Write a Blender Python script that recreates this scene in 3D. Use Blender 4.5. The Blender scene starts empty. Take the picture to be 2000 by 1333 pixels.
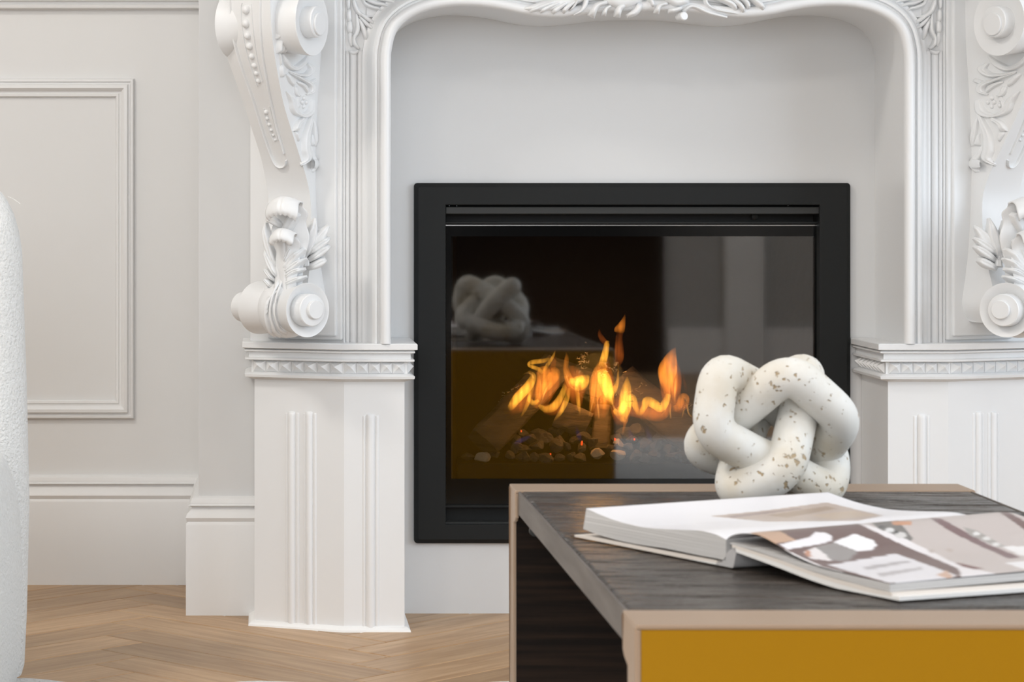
import bpy, bmesh, math, random
from mathutils import Vector, Matrix, noise
from mathutils.bvhtree import BVHTree
random.seed(7)
S = bpy.context.scene
COL = S.collection

# ------------------------------------------------------------------ camera, world, light, exposure
F, CX, CY, H, D = 4900.0, 520.0, 415.0, 0.713, 4.4545     # focal length (px of 2000), vanishing point, eye height, wall distance
cam = bpy.data.cameras.new('camera'); camo = bpy.data.objects.new('camera', cam); COL.objects.link(camo)
camo.location = (0, 0, H); camo.rotation_euler = (math.radians(90), 0, 0)
cam.sensor_width = 36; cam.lens = F / 2000 * 36
cam.shift_x = (1000 - CX) / 2000; cam.shift_y = -(666.5 - CY) / 2000
cam.dof.use_dof = True; cam.dof.focus_distance = 4.3; cam.dof.aperture_fstop = 18
S.camera = camo
w = bpy.data.worlds.new('world'); S.world = w; w.use_nodes = True
w.node_tree.nodes['Background'].inputs[0].default_value = (0.75, 0.85, 1, 1)
w.node_tree.nodes['Background'].inputs[1].default_value = 1.0
S.view_settings.view_transform = 'Standard'; S.view_settings.look = 'None'
S.view_settings.exposure = 0.30; S.view_settings.gamma = 1
S.view_settings.use_curve_mapping = False

def area(name, loc, rot, sx, sy, power, color):
    l = bpy.data.lights.new(name, 'AREA'); l.shape = 'RECTANGLE'; l.size = sx; l.size_y = sy
    l.energy = power; l.color = color
    o = bpy.data.objects.new(name, l); COL.objects.link(o); o.location = loc; o.rotation_euler = rot
    return o
R90 = math.radians(90)
XL, XR, YB, ZC = -2.6, 3.6, -2.2, 2.9
area('fill_rear', (-0.3, YB + .02, 1.75), (R90, 0, 0), 3.0, 1.7, 52, (0.97, 0.985, 1.0))  # added frontal fill from behind the camera, no source seen there
area('daylight_right', (XR - .02, 1.6, 1.55), (R90, 0, R90), 3.0, 1.9, 60, (0.80, 0.90, 1.0))
for lx, ly, pw in ((-1.6, 2.6, 30), (-1.5, 0.4, 24), (1.2, 0.8, 10)):
    area('ceiling_lamp', (lx, ly, ZC - .04), (0, 0, 0), .5, .5, pw, (1.0, 0.945, 0.87))

# ------------------------------------------------------------------ helpers
def Wp(px, py, Y):
    return Vector(((px - CX) * Y / F, Y, H - (py - CY) * Y / F))
def ray(px, py):
    return Vector((0, 0, H)), Vector(((px - CX) / F, 1, -(py - CY) / F)).normalized()
def proj(v):
    return CX + F * v[0] / v[1], CY + F * (H - v[2]) / v[1]
XC = 0.646                                     # centre plane of the fireplace

class MB:
    def __init__(s): s.v = []; s.f = []; s.m = []
    def add(s, vs, fs, mi=0):
        k = len(s.v); s.v += [Vector(p) for p in vs]; s.f += [tuple(i + k for i in f) for f in fs]; s.m += [mi] * len(fs)
    def box(s, a, b, mi=0):
        (x0, y0, z0), (x1, y1, z1) = a, b
        s.add([(x0,y0,z0),(x1,y0,z0),(x1,y1,z0),(x0,y1,z0),(x0,y0,z1),(x1,y0,z1),(x1,y1,z1),(x0,y1,z1)],
              [(0,3,2,1),(4,5,6,7),(0,1,5,4),(1,2,6,5),(2,3,7,6),(3,0,4,7)], mi)
    def grid(s, rows, closed_u=False, closed_v=False, mi=0):
        n, m = len(rows), len(rows[0]); vs = [p for r in rows for p in r]; fs = []
        for i in range(n if closed_v else n - 1):
            for j in range(m if closed_u else m - 1):
                fs.append((i*m+j, i*m+(j+1)%m, ((i+1)%n)*m+(j+1)%m, ((i+1)%n)*m+j))
        s.add(vs, fs, mi)
    def fan(s, ring, rev=False, mi=0):
        idx = tuple(range(len(ring))); s.add(ring, [idx[::-1] if rev else idx], mi)
    def bvh(s): return BVHTree.FromPolygons([tuple(p) for p in s.v], s.f)

ORIG = {}
def tag(o, label=None, cat=None, group=None, kind=None):
    for k, v in (('label', label), ('category', cat), ('group', group), ('kind', kind)):
        if v: o[k] = v
    return o
def empty(name, loc, parent=None, **kw):
    o = bpy.data.objects.new(name, None); COL.objects.link(o); o.empty_display_size = .05
    loc = Vector(loc)
    if parent is not None:
        o.parent = parent; o.location = loc - ORIG[parent]
    else: o.location = loc
    ORIG[o] = loc
    return tag(o, **kw)
def build(mb, name, mats, parent=None, origin=None, mirror=False, smooth=35, recalc=True, bevel=0, bseg=2, **kw):
    if not isinstance(mats, (list, tuple)): mats = [mats]
    vs = [Vector((2*XC - p.x, p.y, p.z)) if mirror else p for p in mb.v]
    if parent is not None and origin is None: org = ORIG[parent]
    elif origin is not None: org = Vector(origin)
    else: org = Vector((0, 0, 0))
    me = bpy.data.meshes.new(name)
    me.from_pydata([tuple(p - org) for p in vs], [], [f[::-1] if mirror else f for f in mb.f]); 
    for m in mats: me.materials.append(m)
    for p, mi in zip(me.polygons, mb.m): p.material_index = mi
    bm = bmesh.new(); bm.from_mesh(me)
    bmesh.ops.remove_doubles(bm, verts=bm.verts, dist=1e-6)
    if recalc: bmesh.ops.recalc_face_normals(bm, faces=bm.faces)
    bm.to_mesh(me); bm.free()
    if smooth:
        for p in me.polygons: p.use_smooth = True
        me.set_sharp_from_angle(angle=math.radians(smooth))
    o = bpy.data.objects.new(name, me); COL.objects.link(o)
    if parent is not None: o.parent = parent; o.location = org - ORIG[parent]
    else: o.location = org
    ORIG[o] = org
    if bevel:
        b = o.modifiers.new('bevel', 'BEVEL'); b.width = bevel; b.segments = bseg; b.limit_method = 'ANGLE'; b.angle_limit = math.radians(40)
    return tag(o, **kw)
def copyobj(o, parent, loc, mat=None):
    c = o.copy(); COL.objects.link(c)
    c.parent = parent; c.location = Vector(loc) - (ORIG[parent] if parent is not None else Vector((0, 0, 0)))
    return c

def offset_path(path, closed=False):
    n = len(path); out = []
    for i in range(n):
        p = Vector(path[i])
        if closed or 0 < i < n - 1:
            a = (p - Vector(path[i-1])).normalized(); b = (Vector(path[(i+1) % n]) - p).normalized()
        elif i == 0: a = b = (Vector(path[1]) - p).normalized()
        else: a = b = (p - Vector(path[i-1])).normalized()
        na = Vector((a.y, -a.x)); nb = Vector((b.y, -b.x)); m = (na + nb)
        m = m.normalized() if m.length > 1e-6 else na
        out.append((p, m / max(.25, m.dot(na))))
    return out
def sweep(mb, path, profile, plane='XY', closed=False, caps=True, mi=0):
    """profile: (offset to the right of travel, third coordinate). plane XY: third is Z; plane XZ: third is Y."""
    rows = []
    for p, m in offset_path(path, closed):
        r = []
        for off, t in profile:
            q = p + m * off
            r.append(Vector((q.x, q.y, t)) if plane == 'XY' else Vector((q.x, t, q.y)))
        rows.append(r)
    mb.grid(rows, closed_v=closed, mi=mi)
    if caps and not closed:
        mb.fan(rows[0], mi=mi); mb.fan(rows[-1], rev=True, mi=mi)
def crom(pts, n=6):
    """Catmull-Rom through tuples of any dimension."""
    P = [tuple(p) for p in pts]
    if len(P) < 3:
        return [tuple(a + (b - a) * i / n for a, b in zip(P[0], P[1])) for i in range(n + 1)]
    out = []; E = [tuple(2*a - b for a, b in zip(P[0], P[1]))] + P + [tuple(2*a - b for a, b in zip(P[-1], P[-2]))]
    for i in range(1, len(E) - 2):
        for k in range(n):
            t = k / n; q = []
            for a, b, c, d in zip(E[i-1], E[i], E[i+1], E[i+2]):
                q.append(.5*((2*b) + (-a + c)*t + (2*a - 5*b + 4*c - d)*t*t + (-a + 3*b - 3*c + d)*t**3))
            out.append(tuple(q))
    out.append(P[-1]); return out
def carve(bvh, pts, wid, h, name, mat, parent, mirror=False, groove=.0, n=5, k=4, fallback=None, round_end=True, both=True):
    """A raised carved stroke that follows the surface under it. pts: photo points on that surface; wid: widths there; h: relief in metres."""
    dat = crom([(x, y, wd) for (x, y), wd in zip(pts, wid)], n)
    mb = MB(); rows = []; N = len(dat)
    for i, (x, y, wd) in enumerate(dat):
        a = dat[max(0, i-1)]; b = dat[min(N-1, i+1)]
        tx, ty = b[0]-a[0], b[1]-a[1]; L = math.hypot(tx, ty) or 1; nx, ny = -ty/L, tx/L
        e = 1.0
        if round_end: e = min(1.0, .35 + 2.2*min(i, N-1-i)/max(1, N-1)*1.6)
        r = []
        for j in range(-k, k+1):
            t = j / k; hw = max(wd, .6) * .5
            px, py = x + nx*hw*t, y + ny*hw*t
            el = h * e * math.sqrt(max(0, 1 - t*t)) * (1 - groove*math.exp(-(t/.3)**2))
            if abs(j) == k: el = -.003
            o, d = ray(px, py); hit = bvh.ray_cast(o, d) if bvh else (None,)
            if hit[0] is None or (fallback and (hit[0] - Vector(fallback[0])).length > .6):
                pl, pn = Vector(fallback[0]), Vector(fallback[1]); tt = (pl - o).dot(pn) / d.dot(pn); loc, nor = o + d*tt, pn
            else: loc, nor = hit[0], hit[1]
            if nor.dot(d) > 0: nor = -nor
            r.append(loc + nor*el)
        rows.append(r)
    mb.grid(rows); mb.fan(rows[0]); mb.fan(rows[-1], rev=True)
    build(mb, name, mat, parent[0], smooth=60)
    if both: build(mb, name, mat, parent[1], mirror=True, smooth=60)
def lathe(mb, c, ax, prof, n=40, mi=0):
    c = Vector(c); ax = Vector(ax).normalized()
    u = ax.cross(Vector((0, 0, 1))).normalized(); v = ax.cross(u); rows = []
    for s_, r in prof:
        rows.append([c + ax*s_ + (u*math.cos(2*math.pi*k/n) + v*math.sin(2*math.pi*k/n))*max(r, 1e-5) for k in range(n)])
    mb.grid(rows, closed_u=True, mi=mi)
def ball(mb, c, r, seg=14, ring=8, mi=0):
    rx, ry, rz = (r, r, r) if not isinstance(r, (tuple, list)) else r
    c = Vector(c); rows = []
    for i in range(ring + 1):
        th = math.pi*i/ring
        rows.append([c + Vector((rx*math.sin(th)*math.cos(2*math.pi*j/seg), ry*math.sin(th)*math.sin(2*math.pi*j/seg), rz*math.cos(th))) for j in range(seg)])
    mb.grid(rows, closed_u=True, mi=mi)
def tube(mb, pts, rad, n=12, closed=False, caps=True, flat=None, mi=0):
    """tube along 3D points with a radius per point; flat=(axis, factor) squashes the section along an axis."""
    P = [Vector(p) for p in pts]; N = len(P); rows = []; up = None
    for i in range(N):
        a = P[(i-1) % N] if closed or i else P[0]; b = P[(i+1) % N] if closed or i < N-1 else P[-1]
        t = (b - a).normalized()
        if up is None:
            up = Vector((0, 1, 0)) if abs(t.y) < .9 else Vector((1, 0, 0))
        up = (up - t*up.dot(t)).normalized(); side = t.cross(up); r = rad[i] if isinstance(rad, (list, tuple)) else rad
        row = []
        for k in range(n):
            q = (side*math.cos(2*math.pi*k/n) + up*math.sin(2*math.pi*k/n))*r
            if flat: ax = Vector(flat[0]); q = q - ax*q.dot(ax)*(1 - flat[1])
            row.append(P[i] + q)
        rows.append(row)
    if closed:
        best = min(range(n), key=lambda s: (rows[-1][s] - rows[0][0]).length)
        rows.append([rows[0][(k - best) % n] for k in range(n)])
    mb.grid(rows, closed_u=True, mi=mi)
    if caps and not closed: mb.fan(rows[0], mi=mi); mb.fan(rows[-1], rev=True, mi=mi)

# ------------------------------------------------------------------ materials
def mat(name, color, rough=.5, metal=0, bump=None, vary=None, spec=.5, emis=None):
    m = bpy.data.materials.new(name); m.use_nodes = True; nt = m.node_tree; b = nt.nodes['Principled BSDF']
    b.inputs['Base Color'].default_value = (*color, 1); b.inputs['Roughness'].default_value = rough; b.inputs['Metallic'].default_value = metal
    b.inputs['Specular IOR Level'].default_value = spec
    if vary or bump: tc = nt.nodes.new('ShaderNodeTexCoord')
    if vary:                                    # (scale xyz, second colour, low, high, detail)
        sc, c2, lo, hi = vary
        mp = nt.nodes.new('ShaderNodeMapping'); mp.inputs['Scale'].default_value = sc; nt.links.new(tc.outputs['Object'], mp.inputs[0])
        nz = nt.nodes.new('ShaderNodeTexNoise'); nz.inputs['Scale'].default_value = 1; nz.inputs['Detail'].default_value = 6; nt.links.new(mp.outputs[0], nz.inputs['Vector'])
        cr = nt.nodes.new('ShaderNodeValToRGB'); cr.color_ramp.elements[0].position = lo; cr.color_ramp.elements[1].position = hi
        cr.color_ramp.elements[0].color = (*color, 1); cr.color_ramp.elements[1].color = (*c2, 1)
        nt.links.new(nz.outputs[0], cr.inputs[0]); nt.links.new(cr.outputs[0], b.inputs['Base Color'])
    if bump:                                    # (scale xyz, strength, distance)
        sc, st, di = bump
        mp2 = nt.nodes.new('ShaderNodeMapping'); mp2.inputs['Scale'].default_value = sc; nt.links.new(tc.outputs['Object'], mp2.inputs[0])
        nb = nt.nodes.new('ShaderNodeTexNoise'); nb.inputs['Scale'].default_value = 1; nb.inputs['Detail'].default_value = 5; nt.links.new(mp2.outputs[0], nb.inputs['Vector'])
        bp = nt.nodes.new('ShaderNodeBump'); bp.inputs['Strength'].default_value = st; bp.inputs['Distance'].default_value = di
        nt.links.new(nb.outputs[0], bp.inputs['Height']); nt.links.new(bp.outputs[0], b.inputs['Normal'])
    if emis:
        b.inputs['Emission Color'].default_value = (*emis[0], 1); b.inputs['Emission Strength'].default_value = emis[1]
    return m
M_wall = mat('wall_paint', (.755, .755, .748), .55, bump=((60, 60, 60), .03, .002))
M_breast = mat('breast_paint', (.69, .692, .69), .5, bump=((60, 60, 60), .03, .002))
M_white = mat('mantel_paint', (.82, .825, .825), .32, bump=((35, 35, 35), .04, .002))
M_trim = mat('trim_paint', (.79, .79, .785), .38)
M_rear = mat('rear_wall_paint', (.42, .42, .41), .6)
M_ceil = mat('ceiling_paint', (.85, .85, .85), .7)
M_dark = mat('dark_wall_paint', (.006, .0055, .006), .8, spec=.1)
M_black = mat('black_steel', (.012, .013, .013), .5, bump=((900, 900, 900), .12, .0005), spec=.22)
M_bar = mat('satin_black_steel', (.035, .036, .035), .4, spec=.3)
M_chrome = mat('steel_edge', (.5, .5, .5), .25, 1)
M_fire = mat('firebox_lining', (.012, .009, .006), .85, bump=((40, 40, 40), .3, .004), spec=.1)
M_pit = mat('dark_recess', (.004, .004, .004), .6)
M_yellow = mat('mustard_lacquer', (.36, .175, .001), .38, bump=((80, 80, 80), .03, .001), spec=.25)
M_tan = mat('bronze_edge', (.37, .265, .185), .42, .25, bump=((200, 200, 200), .05, .0005))
M_top = mat('table_top_wood', (.024, .019, .015), .27, vary=((7, 60, 20), (.078, .063, .052), .35, .75), bump=((9, 24, 12), 1.0, .055))
M_edge = mat('table_edge_wood', (.075, .06, .05), .45, vary=((60, 7, 70), (.135, .115, .10), .35, .7))
M_wenge = mat('dark_wood', (.007, .004, .0025), .55, vary=((5, 60, 130), (.026, .014, .008), .4, .75), bump=((5, 40, 160), .2, .001), spec=.15)
M_boucle = mat('boucle', (.88, .875, .855), .95, vary=((160, 160, 160), (.80, .795, .77), .3, .7), bump=((230, 230, 230), .9, .006), spec=.1)
M_rug = mat('rug_pile', (.86, .85, .83), .95, bump=((160, 160, 160), 1.0, .012), spec=.1)
M_paper = mat('page_edges', (.62, .61, .60), .7, vary=((3, 3, 2600), (.42, .41, .40), .4, .6))
M_cover = mat('book_cover', (.80, .79, .77), .35)
M_coverin = mat('endpaper', (.72, .66, .60), .6)
M_spine = mat('spine_cloth', (.45, .44, .44), .5)
M_stone = mat('pale_stone', (.36, .30, .22), .85, bump=((120, 120, 120), .6, .004))
M_coal = mat('dark_coal', (.035, .028, .022), .8, vary=((30, 30, 30), (.085, .066, .05), .4, .7), bump=((90, 90, 90), .8, .006))
M_log = mat('ceramic_log', (.032, .023, .015), .8, vary=((14, 14, 60), (.10, .07, .044), .35, .72), bump=((20, 20, 110), .8, .006))
M_ember = mat('ember', (.2, .02, .01), .6, emis=((1, .10, .015), .9))
M_frit = mat('black_frit', (.003, .003, .003), .12, spec=.45)
M_caulk = mat('caulk', (.88, .875, .86), .4)

def floor_mat():
    m = mat('oak', (.3, .2, .12), .42); nt = m.node_tree; b = nt.nodes['Principled BSDF']; N = nt.nodes.new; L = nt.links.new
    tc = N('ShaderNodeTexCoord'); oi = N('ShaderNodeObjectInfo'); mp = N('ShaderNodeMapping'); mp.inputs['Scale'].default_value = (5, 55, 30)
    add = N('ShaderNodeVectorMath'); add.operation = 'ADD'; mul = N('ShaderNodeVectorMath'); mul.operation = 'SCALE'; mul.inputs['Scale'].default_value = 40
    comb = N('ShaderNodeCombineXYZ')
    for i in range(3): L(oi.outputs['Random'], comb.inputs[i])
    L(comb.outputs[0], mul.inputs[0]); L(tc.outputs['Object'], mp.inputs[0]); L(mp.outputs[0], add.inputs[0]); L(mul.outputs[0], add.inputs[1])
    nz = N('ShaderNodeTexNoise'); nz.inputs['Scale'].default_value = 1; nz.inputs['Detail'].default_value = 7; nz.inputs['Distortion'].default_value = .8; L(add.outputs[0], nz.inputs['Vector'])
    cr = N('ShaderNodeValToRGB'); cr.color_ramp.elements[0].position = .3; cr.color_ramp.elements[1].position = .72
    cr.color_ramp.elements[0].color = (.33, .205, .115, 1); cr.color_ramp.elements[1].color = (.50, .345, .215, 1); L(nz.outputs[0], cr.inputs[0])
    hs = N('ShaderNodeHueSaturation'); mr = N('ShaderNodeMapRange'); mr.inputs[3].default_value = .82; mr.inputs[4].default_value = 1.2
    L(oi.outputs['Random'], mr.inputs[0]); L(mr.outputs[0], hs.inputs['Value']); hs.inputs['Saturation'].default_value = 1.1; L(cr.outputs[0], hs.inputs['Color']); L(hs.outputs[0], b.inputs['Base Color'])
    bp = N('ShaderNodeBump'); bp.inputs['Strength'].default_value = .15; bp.inputs['Distance'].default_value = .002; L(nz.outputs[0], bp.inputs['Height']); L(bp.outputs[0], b.inputs['Normal'])
    return m
M_oak = floor_mat()
M_joint = mat('floor_joint', (.07, .045, .028), .8)

def glass_mat():
    m = bpy.data.materials.new('ceramic_glass'); m.use_nodes = True; nt = m.node_tree; nt.nodes.clear()
    out = nt.nodes.new('ShaderNodeOutputMaterial'); mix = nt.nodes.new('ShaderNodeMixShader'); tr = nt.nodes.new('ShaderNodeBsdfTransparent'); gl = nt.nodes.new('ShaderNodeBsdfGlossy')
    tr.inputs[0].default_value = (.93, .92, .90, 1); gl.inputs['Roughness'].default_value = .03; gl.inputs[0].default_value = (1, 1, 1, 1)
    fr = nt.nodes.new('ShaderNodeFresnel'); fr.inputs[0].default_value = 1.9
    nt.links.new(fr.outputs[0], mix.inputs[0]); nt.links.new(tr.outputs[0], mix.inputs[1]); nt.links.new(gl.outputs[0], mix.inputs[2]); nt.links.new(mix.outputs[0], out.inputs[0])
    return m
M_glass = glass_mat()
def flame_mat(name, col, strength):
    m = bpy.data.materials.new(name); m.use_nodes = True; nt = m.node_tree; nt.nodes.clear(); N = nt.nodes.new; L = nt.links.new
    out = N('ShaderNodeOutputMaterial'); e = N('ShaderNodeEmission'); e.inputs[0].default_value = (*col, 1)
    tc = N('ShaderNodeTexCoord'); mp = N('ShaderNodeMapping'); mp.inputs['Scale'].default_value = (120, 120, 26); L(tc.outputs['Object'], mp.inputs[0])
    nz = N('ShaderNodeTexNoise'); nz.inputs['Scale'].default_value = 1; nz.inputs['Detail'].default_value = 2; L(mp.outputs[0], nz.inputs['Vector'])
    mr = N('ShaderNodeMapRange'); mr.inputs[1].default_value = .3; mr.inputs[2].default_value = .7; mr.inputs[3].default_value = .35*strength; mr.inputs[4].default_value = 1.6*strength
    L(nz.outputs[0], mr.inputs[0])
    sp = N('ShaderNodeSeparateXYZ'); L(tc.outputs['Generated'], sp.inputs[0]); lo = N('ShaderNodeMapRange'); lo.inputs[1].default_value = 0; lo.inputs[2].default_value = .35; lo.inputs[3].default_value = .25; lo.inputs[4].default_value = 1
    hi = N('ShaderNodeMapRange'); hi.inputs[1].default_value = .55; hi.inputs[2].default_value = 1; hi.inputs[3].default_value = 1; hi.inputs[4].default_value = .45
    L(sp.outputs[2], lo.inputs[0]); L(sp.outputs[2], hi.inputs[0])
    a = N('ShaderNodeMath'); a.operation = 'MULTIPLY'; L(lo.outputs[0], a.inputs[0]); L(hi.outputs[0], a.inputs[1]); b = N('ShaderNodeMath'); b.operation = 'MULTIPLY'; L(a.outputs[0], b.inputs[0]); L(mr.outputs[0], b.inputs[1])
    L(b.outputs[0], e.inputs[1]); L(e.outputs[0], out.inputs['Volume'])
    return m
M_fl_y = flame_mat('flame_yellow', (1, .42, .04), 125)
M_fl_o = flame_mat('flame_orange', (1, .29, .03), 62)
M_fl_r = flame_mat('flame_faint', (1, .22, .03), 20)
M_fl_f = flame_mat('flame_thread', (1, .45, .10), 170)
M_fl_b = flame_mat('flame_blue', (.12, .16, 1), 6)

def travertine():
    m = mat('travertine', (.78, .75, .68), .6); nt = m.node_tree; b = nt.nodes['Principled BSDF']; N = nt.nodes.new; L = nt.links.new
    tc = N('ShaderNodeTexCoord')
    n1 = N('ShaderNodeTexNoise'); n1.inputs['Scale'].default_value = 14; n1.inputs['Detail'].default_value = 6; L(tc.outputs['Object'], n1.inputs['Vector'])
    c1 = N('ShaderNodeValToRGB'); c1.color_ramp.elements[0].position = .42; c1.color_ramp.elements[1].position = .72
    c1.color_ramp.elements[0].color = (.745, .735, .695, 1); c1.color_ramp.elements[1].color = (.62, .545, .42, 1); L(n1.outputs[0], c1.inputs[0])
    n2 = N('ShaderNodeTexNoise'); n2.inputs['Scale'].default_value = 150; n2.inputs['Detail'].default_value = 2; n2.inputs['Roughness'].default_value = .45; L(tc.outputs['Object'], n2.inputs['Vector'])
    n3 = N('ShaderNodeTexNoise'); n3.inputs['Scale'].default_value = 16; L(tc.outputs['Object'], n3.inputs['Vector'])
    ad = N('ShaderNodeMath'); ad.operation = 'MULTIPLY_ADD'; L(n3.outputs[0], ad.inputs[0]); ad.inputs[1].default_value = .38; L(n2.outputs[0], ad.inputs[2])
    c2 = N('ShaderNodeValToRGB'); c2.color_ramp.elements[0].position = .83; c2.color_ramp.elements[1].position = .90
    c2.color_ramp.elements[0].color = (0, 0, 0, 1); c2.color_ramp.elements[1].color = (1, 1, 1, 1); L(ad.outputs[0], c2.inputs[0])
    mx = N('ShaderNodeMix'); mx.data_type = 'RGBA'; L(c2.outputs[0], mx.inputs['Factor']); L(c1.outputs[0], mx.inputs['A']); mx.inputs['B'].default_value = (.40, .30, .18, 1)
    L(mx.outputs['Result'], b.inputs['Base Color'])
    bp = N('ShaderNodeBump'); bp.invert = True; bp.inputs['Strength'].default_value = .6; bp.inputs['Distance'].default_value = .003; L(c2.outputs[0], bp.inputs['Height']); L(bp.outputs[0], b.inputs['Normal'])
    return m
M_trav = travertine()
def print_mat():
    m = mat('printed_page', (1, 1, 1), .32); nt = m.node_tree
    a = nt.nodes.new('ShaderNodeAttribute'); a.attribute_name = 'print'; nt.links.new(a.outputs['Color'], nt.nodes['Principled BSDF'].inputs['Base Color'])
    return m
M_print = print_mat()

# ------------------------------------------------------------------ the room
YW = D * (1197 - 415) / (1138 - 415) + .002            # the alcove wall, behind the chimney breast
def struct(mb, name, m, **kw): return build(mb, name, m, kind='structure', **kw)
mb = MB(); mb.box((XL - .1, YB - .1, -.05), (XR + .1, YW + .1, -.004)); floor = struct(mb, 'floor', M_joint)
mb = MB(); mb.box((XL - .1, YB - .1, ZC), (XR + .1, YW + .1, ZC + .1)); struct(mb, 'ceiling', M_ceil)
mb = MB(); mb.box((XL - .1, YW, -.05), (XR + .1, YW + .1, ZC)); struct(mb, 'wall_back', M_wall)
mb = MB(); mb.box((XL - .1, YB - .1, -.05), (XL, YW + .1, ZC)); struct(mb, 'wall_left', M_wall)
# right wall stands round its window, rear wall round an opening added for fill light
mb = MB(); y0, y1, z0, z1 = .1, 3.1, .6, 2.5
mb.box((XR, YB - .1, -.05), (XR + .12, y0, ZC)); mb.box((XR, y1, -.05), (XR + .12, YW + .1, ZC)); mb.box((XR, y0, -.05), (XR + .12, y1, z0)); mb.box((XR, y0, z1), (XR + .12, y1, ZC))
struct(mb, 'wall_right', M_wall)
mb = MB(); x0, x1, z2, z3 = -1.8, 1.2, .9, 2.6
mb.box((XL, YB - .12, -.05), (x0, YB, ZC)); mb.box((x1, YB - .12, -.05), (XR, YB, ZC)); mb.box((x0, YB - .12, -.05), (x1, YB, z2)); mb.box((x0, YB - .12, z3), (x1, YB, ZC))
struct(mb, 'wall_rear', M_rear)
def window(name, a, b, axis, z0, z1, pos):
    mb = MB(); t = .05
    def bx(u0, u1, w0, w1):
        if axis == 'x': mb.box((u0, pos - .1, w0), (u1, pos - .04, w1))
        else: mb.box((pos + .04, u0, w0), (pos + .1, u1, w1))
    bx(a, b, z0, z0 + t); bx(a, b, z1 - t, z1)
    for k in range(4):
        u = a + (b - a - t)*k/3; bx(u, u + t, z0, z1)
    bx(a, b, (z0 + z1)/2 - t/2, (z0 + z1)/2 + t/2)
    struct(mb, name, M_trim)
window('window_1', y0, y1, 'y', z0, z1, XR); window('added_window_rear', x0, x1, 'x', z2, z3, YB)  # the rear window is unseen, added to go with the frontal fill light
# dark double door in the rear wall, its architrave and the skirting there (seen only as a reflection in the fire's glass)
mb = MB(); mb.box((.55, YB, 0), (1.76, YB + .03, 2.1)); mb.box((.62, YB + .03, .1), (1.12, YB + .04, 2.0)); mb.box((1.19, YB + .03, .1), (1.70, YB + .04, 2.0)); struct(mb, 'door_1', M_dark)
mb = MB(); mb.box((2.03, YB, 0), (2.2, YB + .05, 2.3)); struct(mb, 'trim_3', M_trim)
mb = MB(); mb.box((1.78, YB, 0), (2.03, YB + .02, .2)); mb.box((2.2, YB, 0), (XR, YB + .02, .2)); struct(mb, 'baseboard_rear', M_trim)

# floor planks in herringbone
PW, PL = .095, .57
unit = MB(); g = .0009; bv = .0016
rows = []
for z, ins in ((-.004, g), (-.001, g), (0, g + bv)):
    rows.append([(-PL/2 + ins, -PW/2 + ins, z), (PL/2 - ins, -PW/2 + ins, z), (PL/2 - ins, PW/2 - ins, z), (-PL/2 + ins, PW/2 - ins, z)])
unit.grid(rows, closed_u=True); unit.fan(rows[-1])
proto = None; rest = MB(); c45, s45 = math.cos(math.radians(45)), math.sin(math.radians(45))
OX, OY = .20, 3.62
cells = []
for i in range(-60, 60):
    for j in range(-12, 13):
        for kind in (0, 1):
            if kind == 0: cx, cy = i*PW - j*PL + PL/2, i*PW + j*PL + PW/2
            else: cx, cy = i*PW - j*PL + PL + PW/2, i*PW + j*PL + PW - PL/2
            X = OX + cx*s45 - cy*c45; Y = OY + cx*c45 + cy*s45           # T1 runs along +Y
            ang = math.radians(45 + (90 if kind else 0))
            if X < XL - .2 or X > XR + .2 or Y < YB - .2 or Y > YW + .22: continue
            cells.append((X, Y, ang))
for X, Y, ang in cells:
    if -1.3 < X < 1.3 and 3.1 < Y < YW + .22:
        if proto is None:
            proto = build(unit, 'plank', M_oak, floor, origin=(0, 0, 0), smooth=0); o = proto
        else: o = proto.copy(); COL.objects.link(o)
        o.location = (X, Y, random.uniform(-.0003, .0003)); o.rotation_euler = (0, 0, ang)
    else:
        c, s = math.cos(ang), math.sin(ang)
        rest.add([(X + p.x*c - p.y*s, Y + p.x*s + p.y*c, p.z) for p in unit.v], unit.f)
o = build(rest, 'outer_planks', M_oak, floor, smooth=0); o['kind'] = 'stuff'

# chimney breast with the hole for the fire
BX0 = (388 - CX)*D/F; BX1 = 2*XC - BX0
def pxX(px, Y=D): return (px - CX)*Y/F
def pyZ(py, Y=D): return H - (py - CY)*Y/F
fx0, fx1, fz0, fz1 = pxX(840), pxX(1632), pyZ(1045), pyZ(378)
mb = MB()
mb.box((BX0, D, -.02), (fx0, YW, ZC)); mb.box((fx1, D, -.02), (BX1, YW, ZC)); mb.box((fx0, D, -.02), (fx1, YW, fz0)); mb.box((fx0, D, fz1), (fx1, YW, ZC))
struct(mb, 'wall_breast', M_breast)
# skirtings
def skirt_profile(T, B, P=.022):
    """closed outline, offset>0 stands out from the wall; T/B = z of moulding top and of the plain board's top"""
    h = T - B
    return [(0, -.004), (P, -.004), (P, B), (P - .001, B + .004), (P - .003, B + .006), (P - .001, B + .009), (P + .0005, B + .013), (P - .002, B + .020),
            (P - .008, B + .026), (P - .011, B + h*.62), (P - .008, B + h*.66), (P - .004, B + h*.69), (P - .008, B + h*.74), (P - .008, B + h*.80), (P - .010, B + h*.92), (P - .016, B + h*.98), (0, T)]
YS = D - .022
mb = MB(); prof = skirt_profile(pyZ(972, YS), pyZ(1027, YS))
sweep(mb, [(BX0, YW - .001), (BX0, D), (pxX(500), D)], [(o_, z) for o_, z in prof])
mb2 = MB(); mb2.v = list(mb.v); mb2.f = list(mb.f); mb2.m = list(mb.m)
struct(mb, 'baseboard_breast', M_trim); build(mb2, 'baseboard_breast_right', M_trim, mirror=True, kind='structure')
mb = MB(); prof = skirt_profile(pyZ(930, YW - .022), pyZ(982, YW - .022))
sweep(mb, [(XL, YW), (BX0 - .0005, YW)], prof); struct(mb, 'baseboard_left', M_trim)
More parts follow.
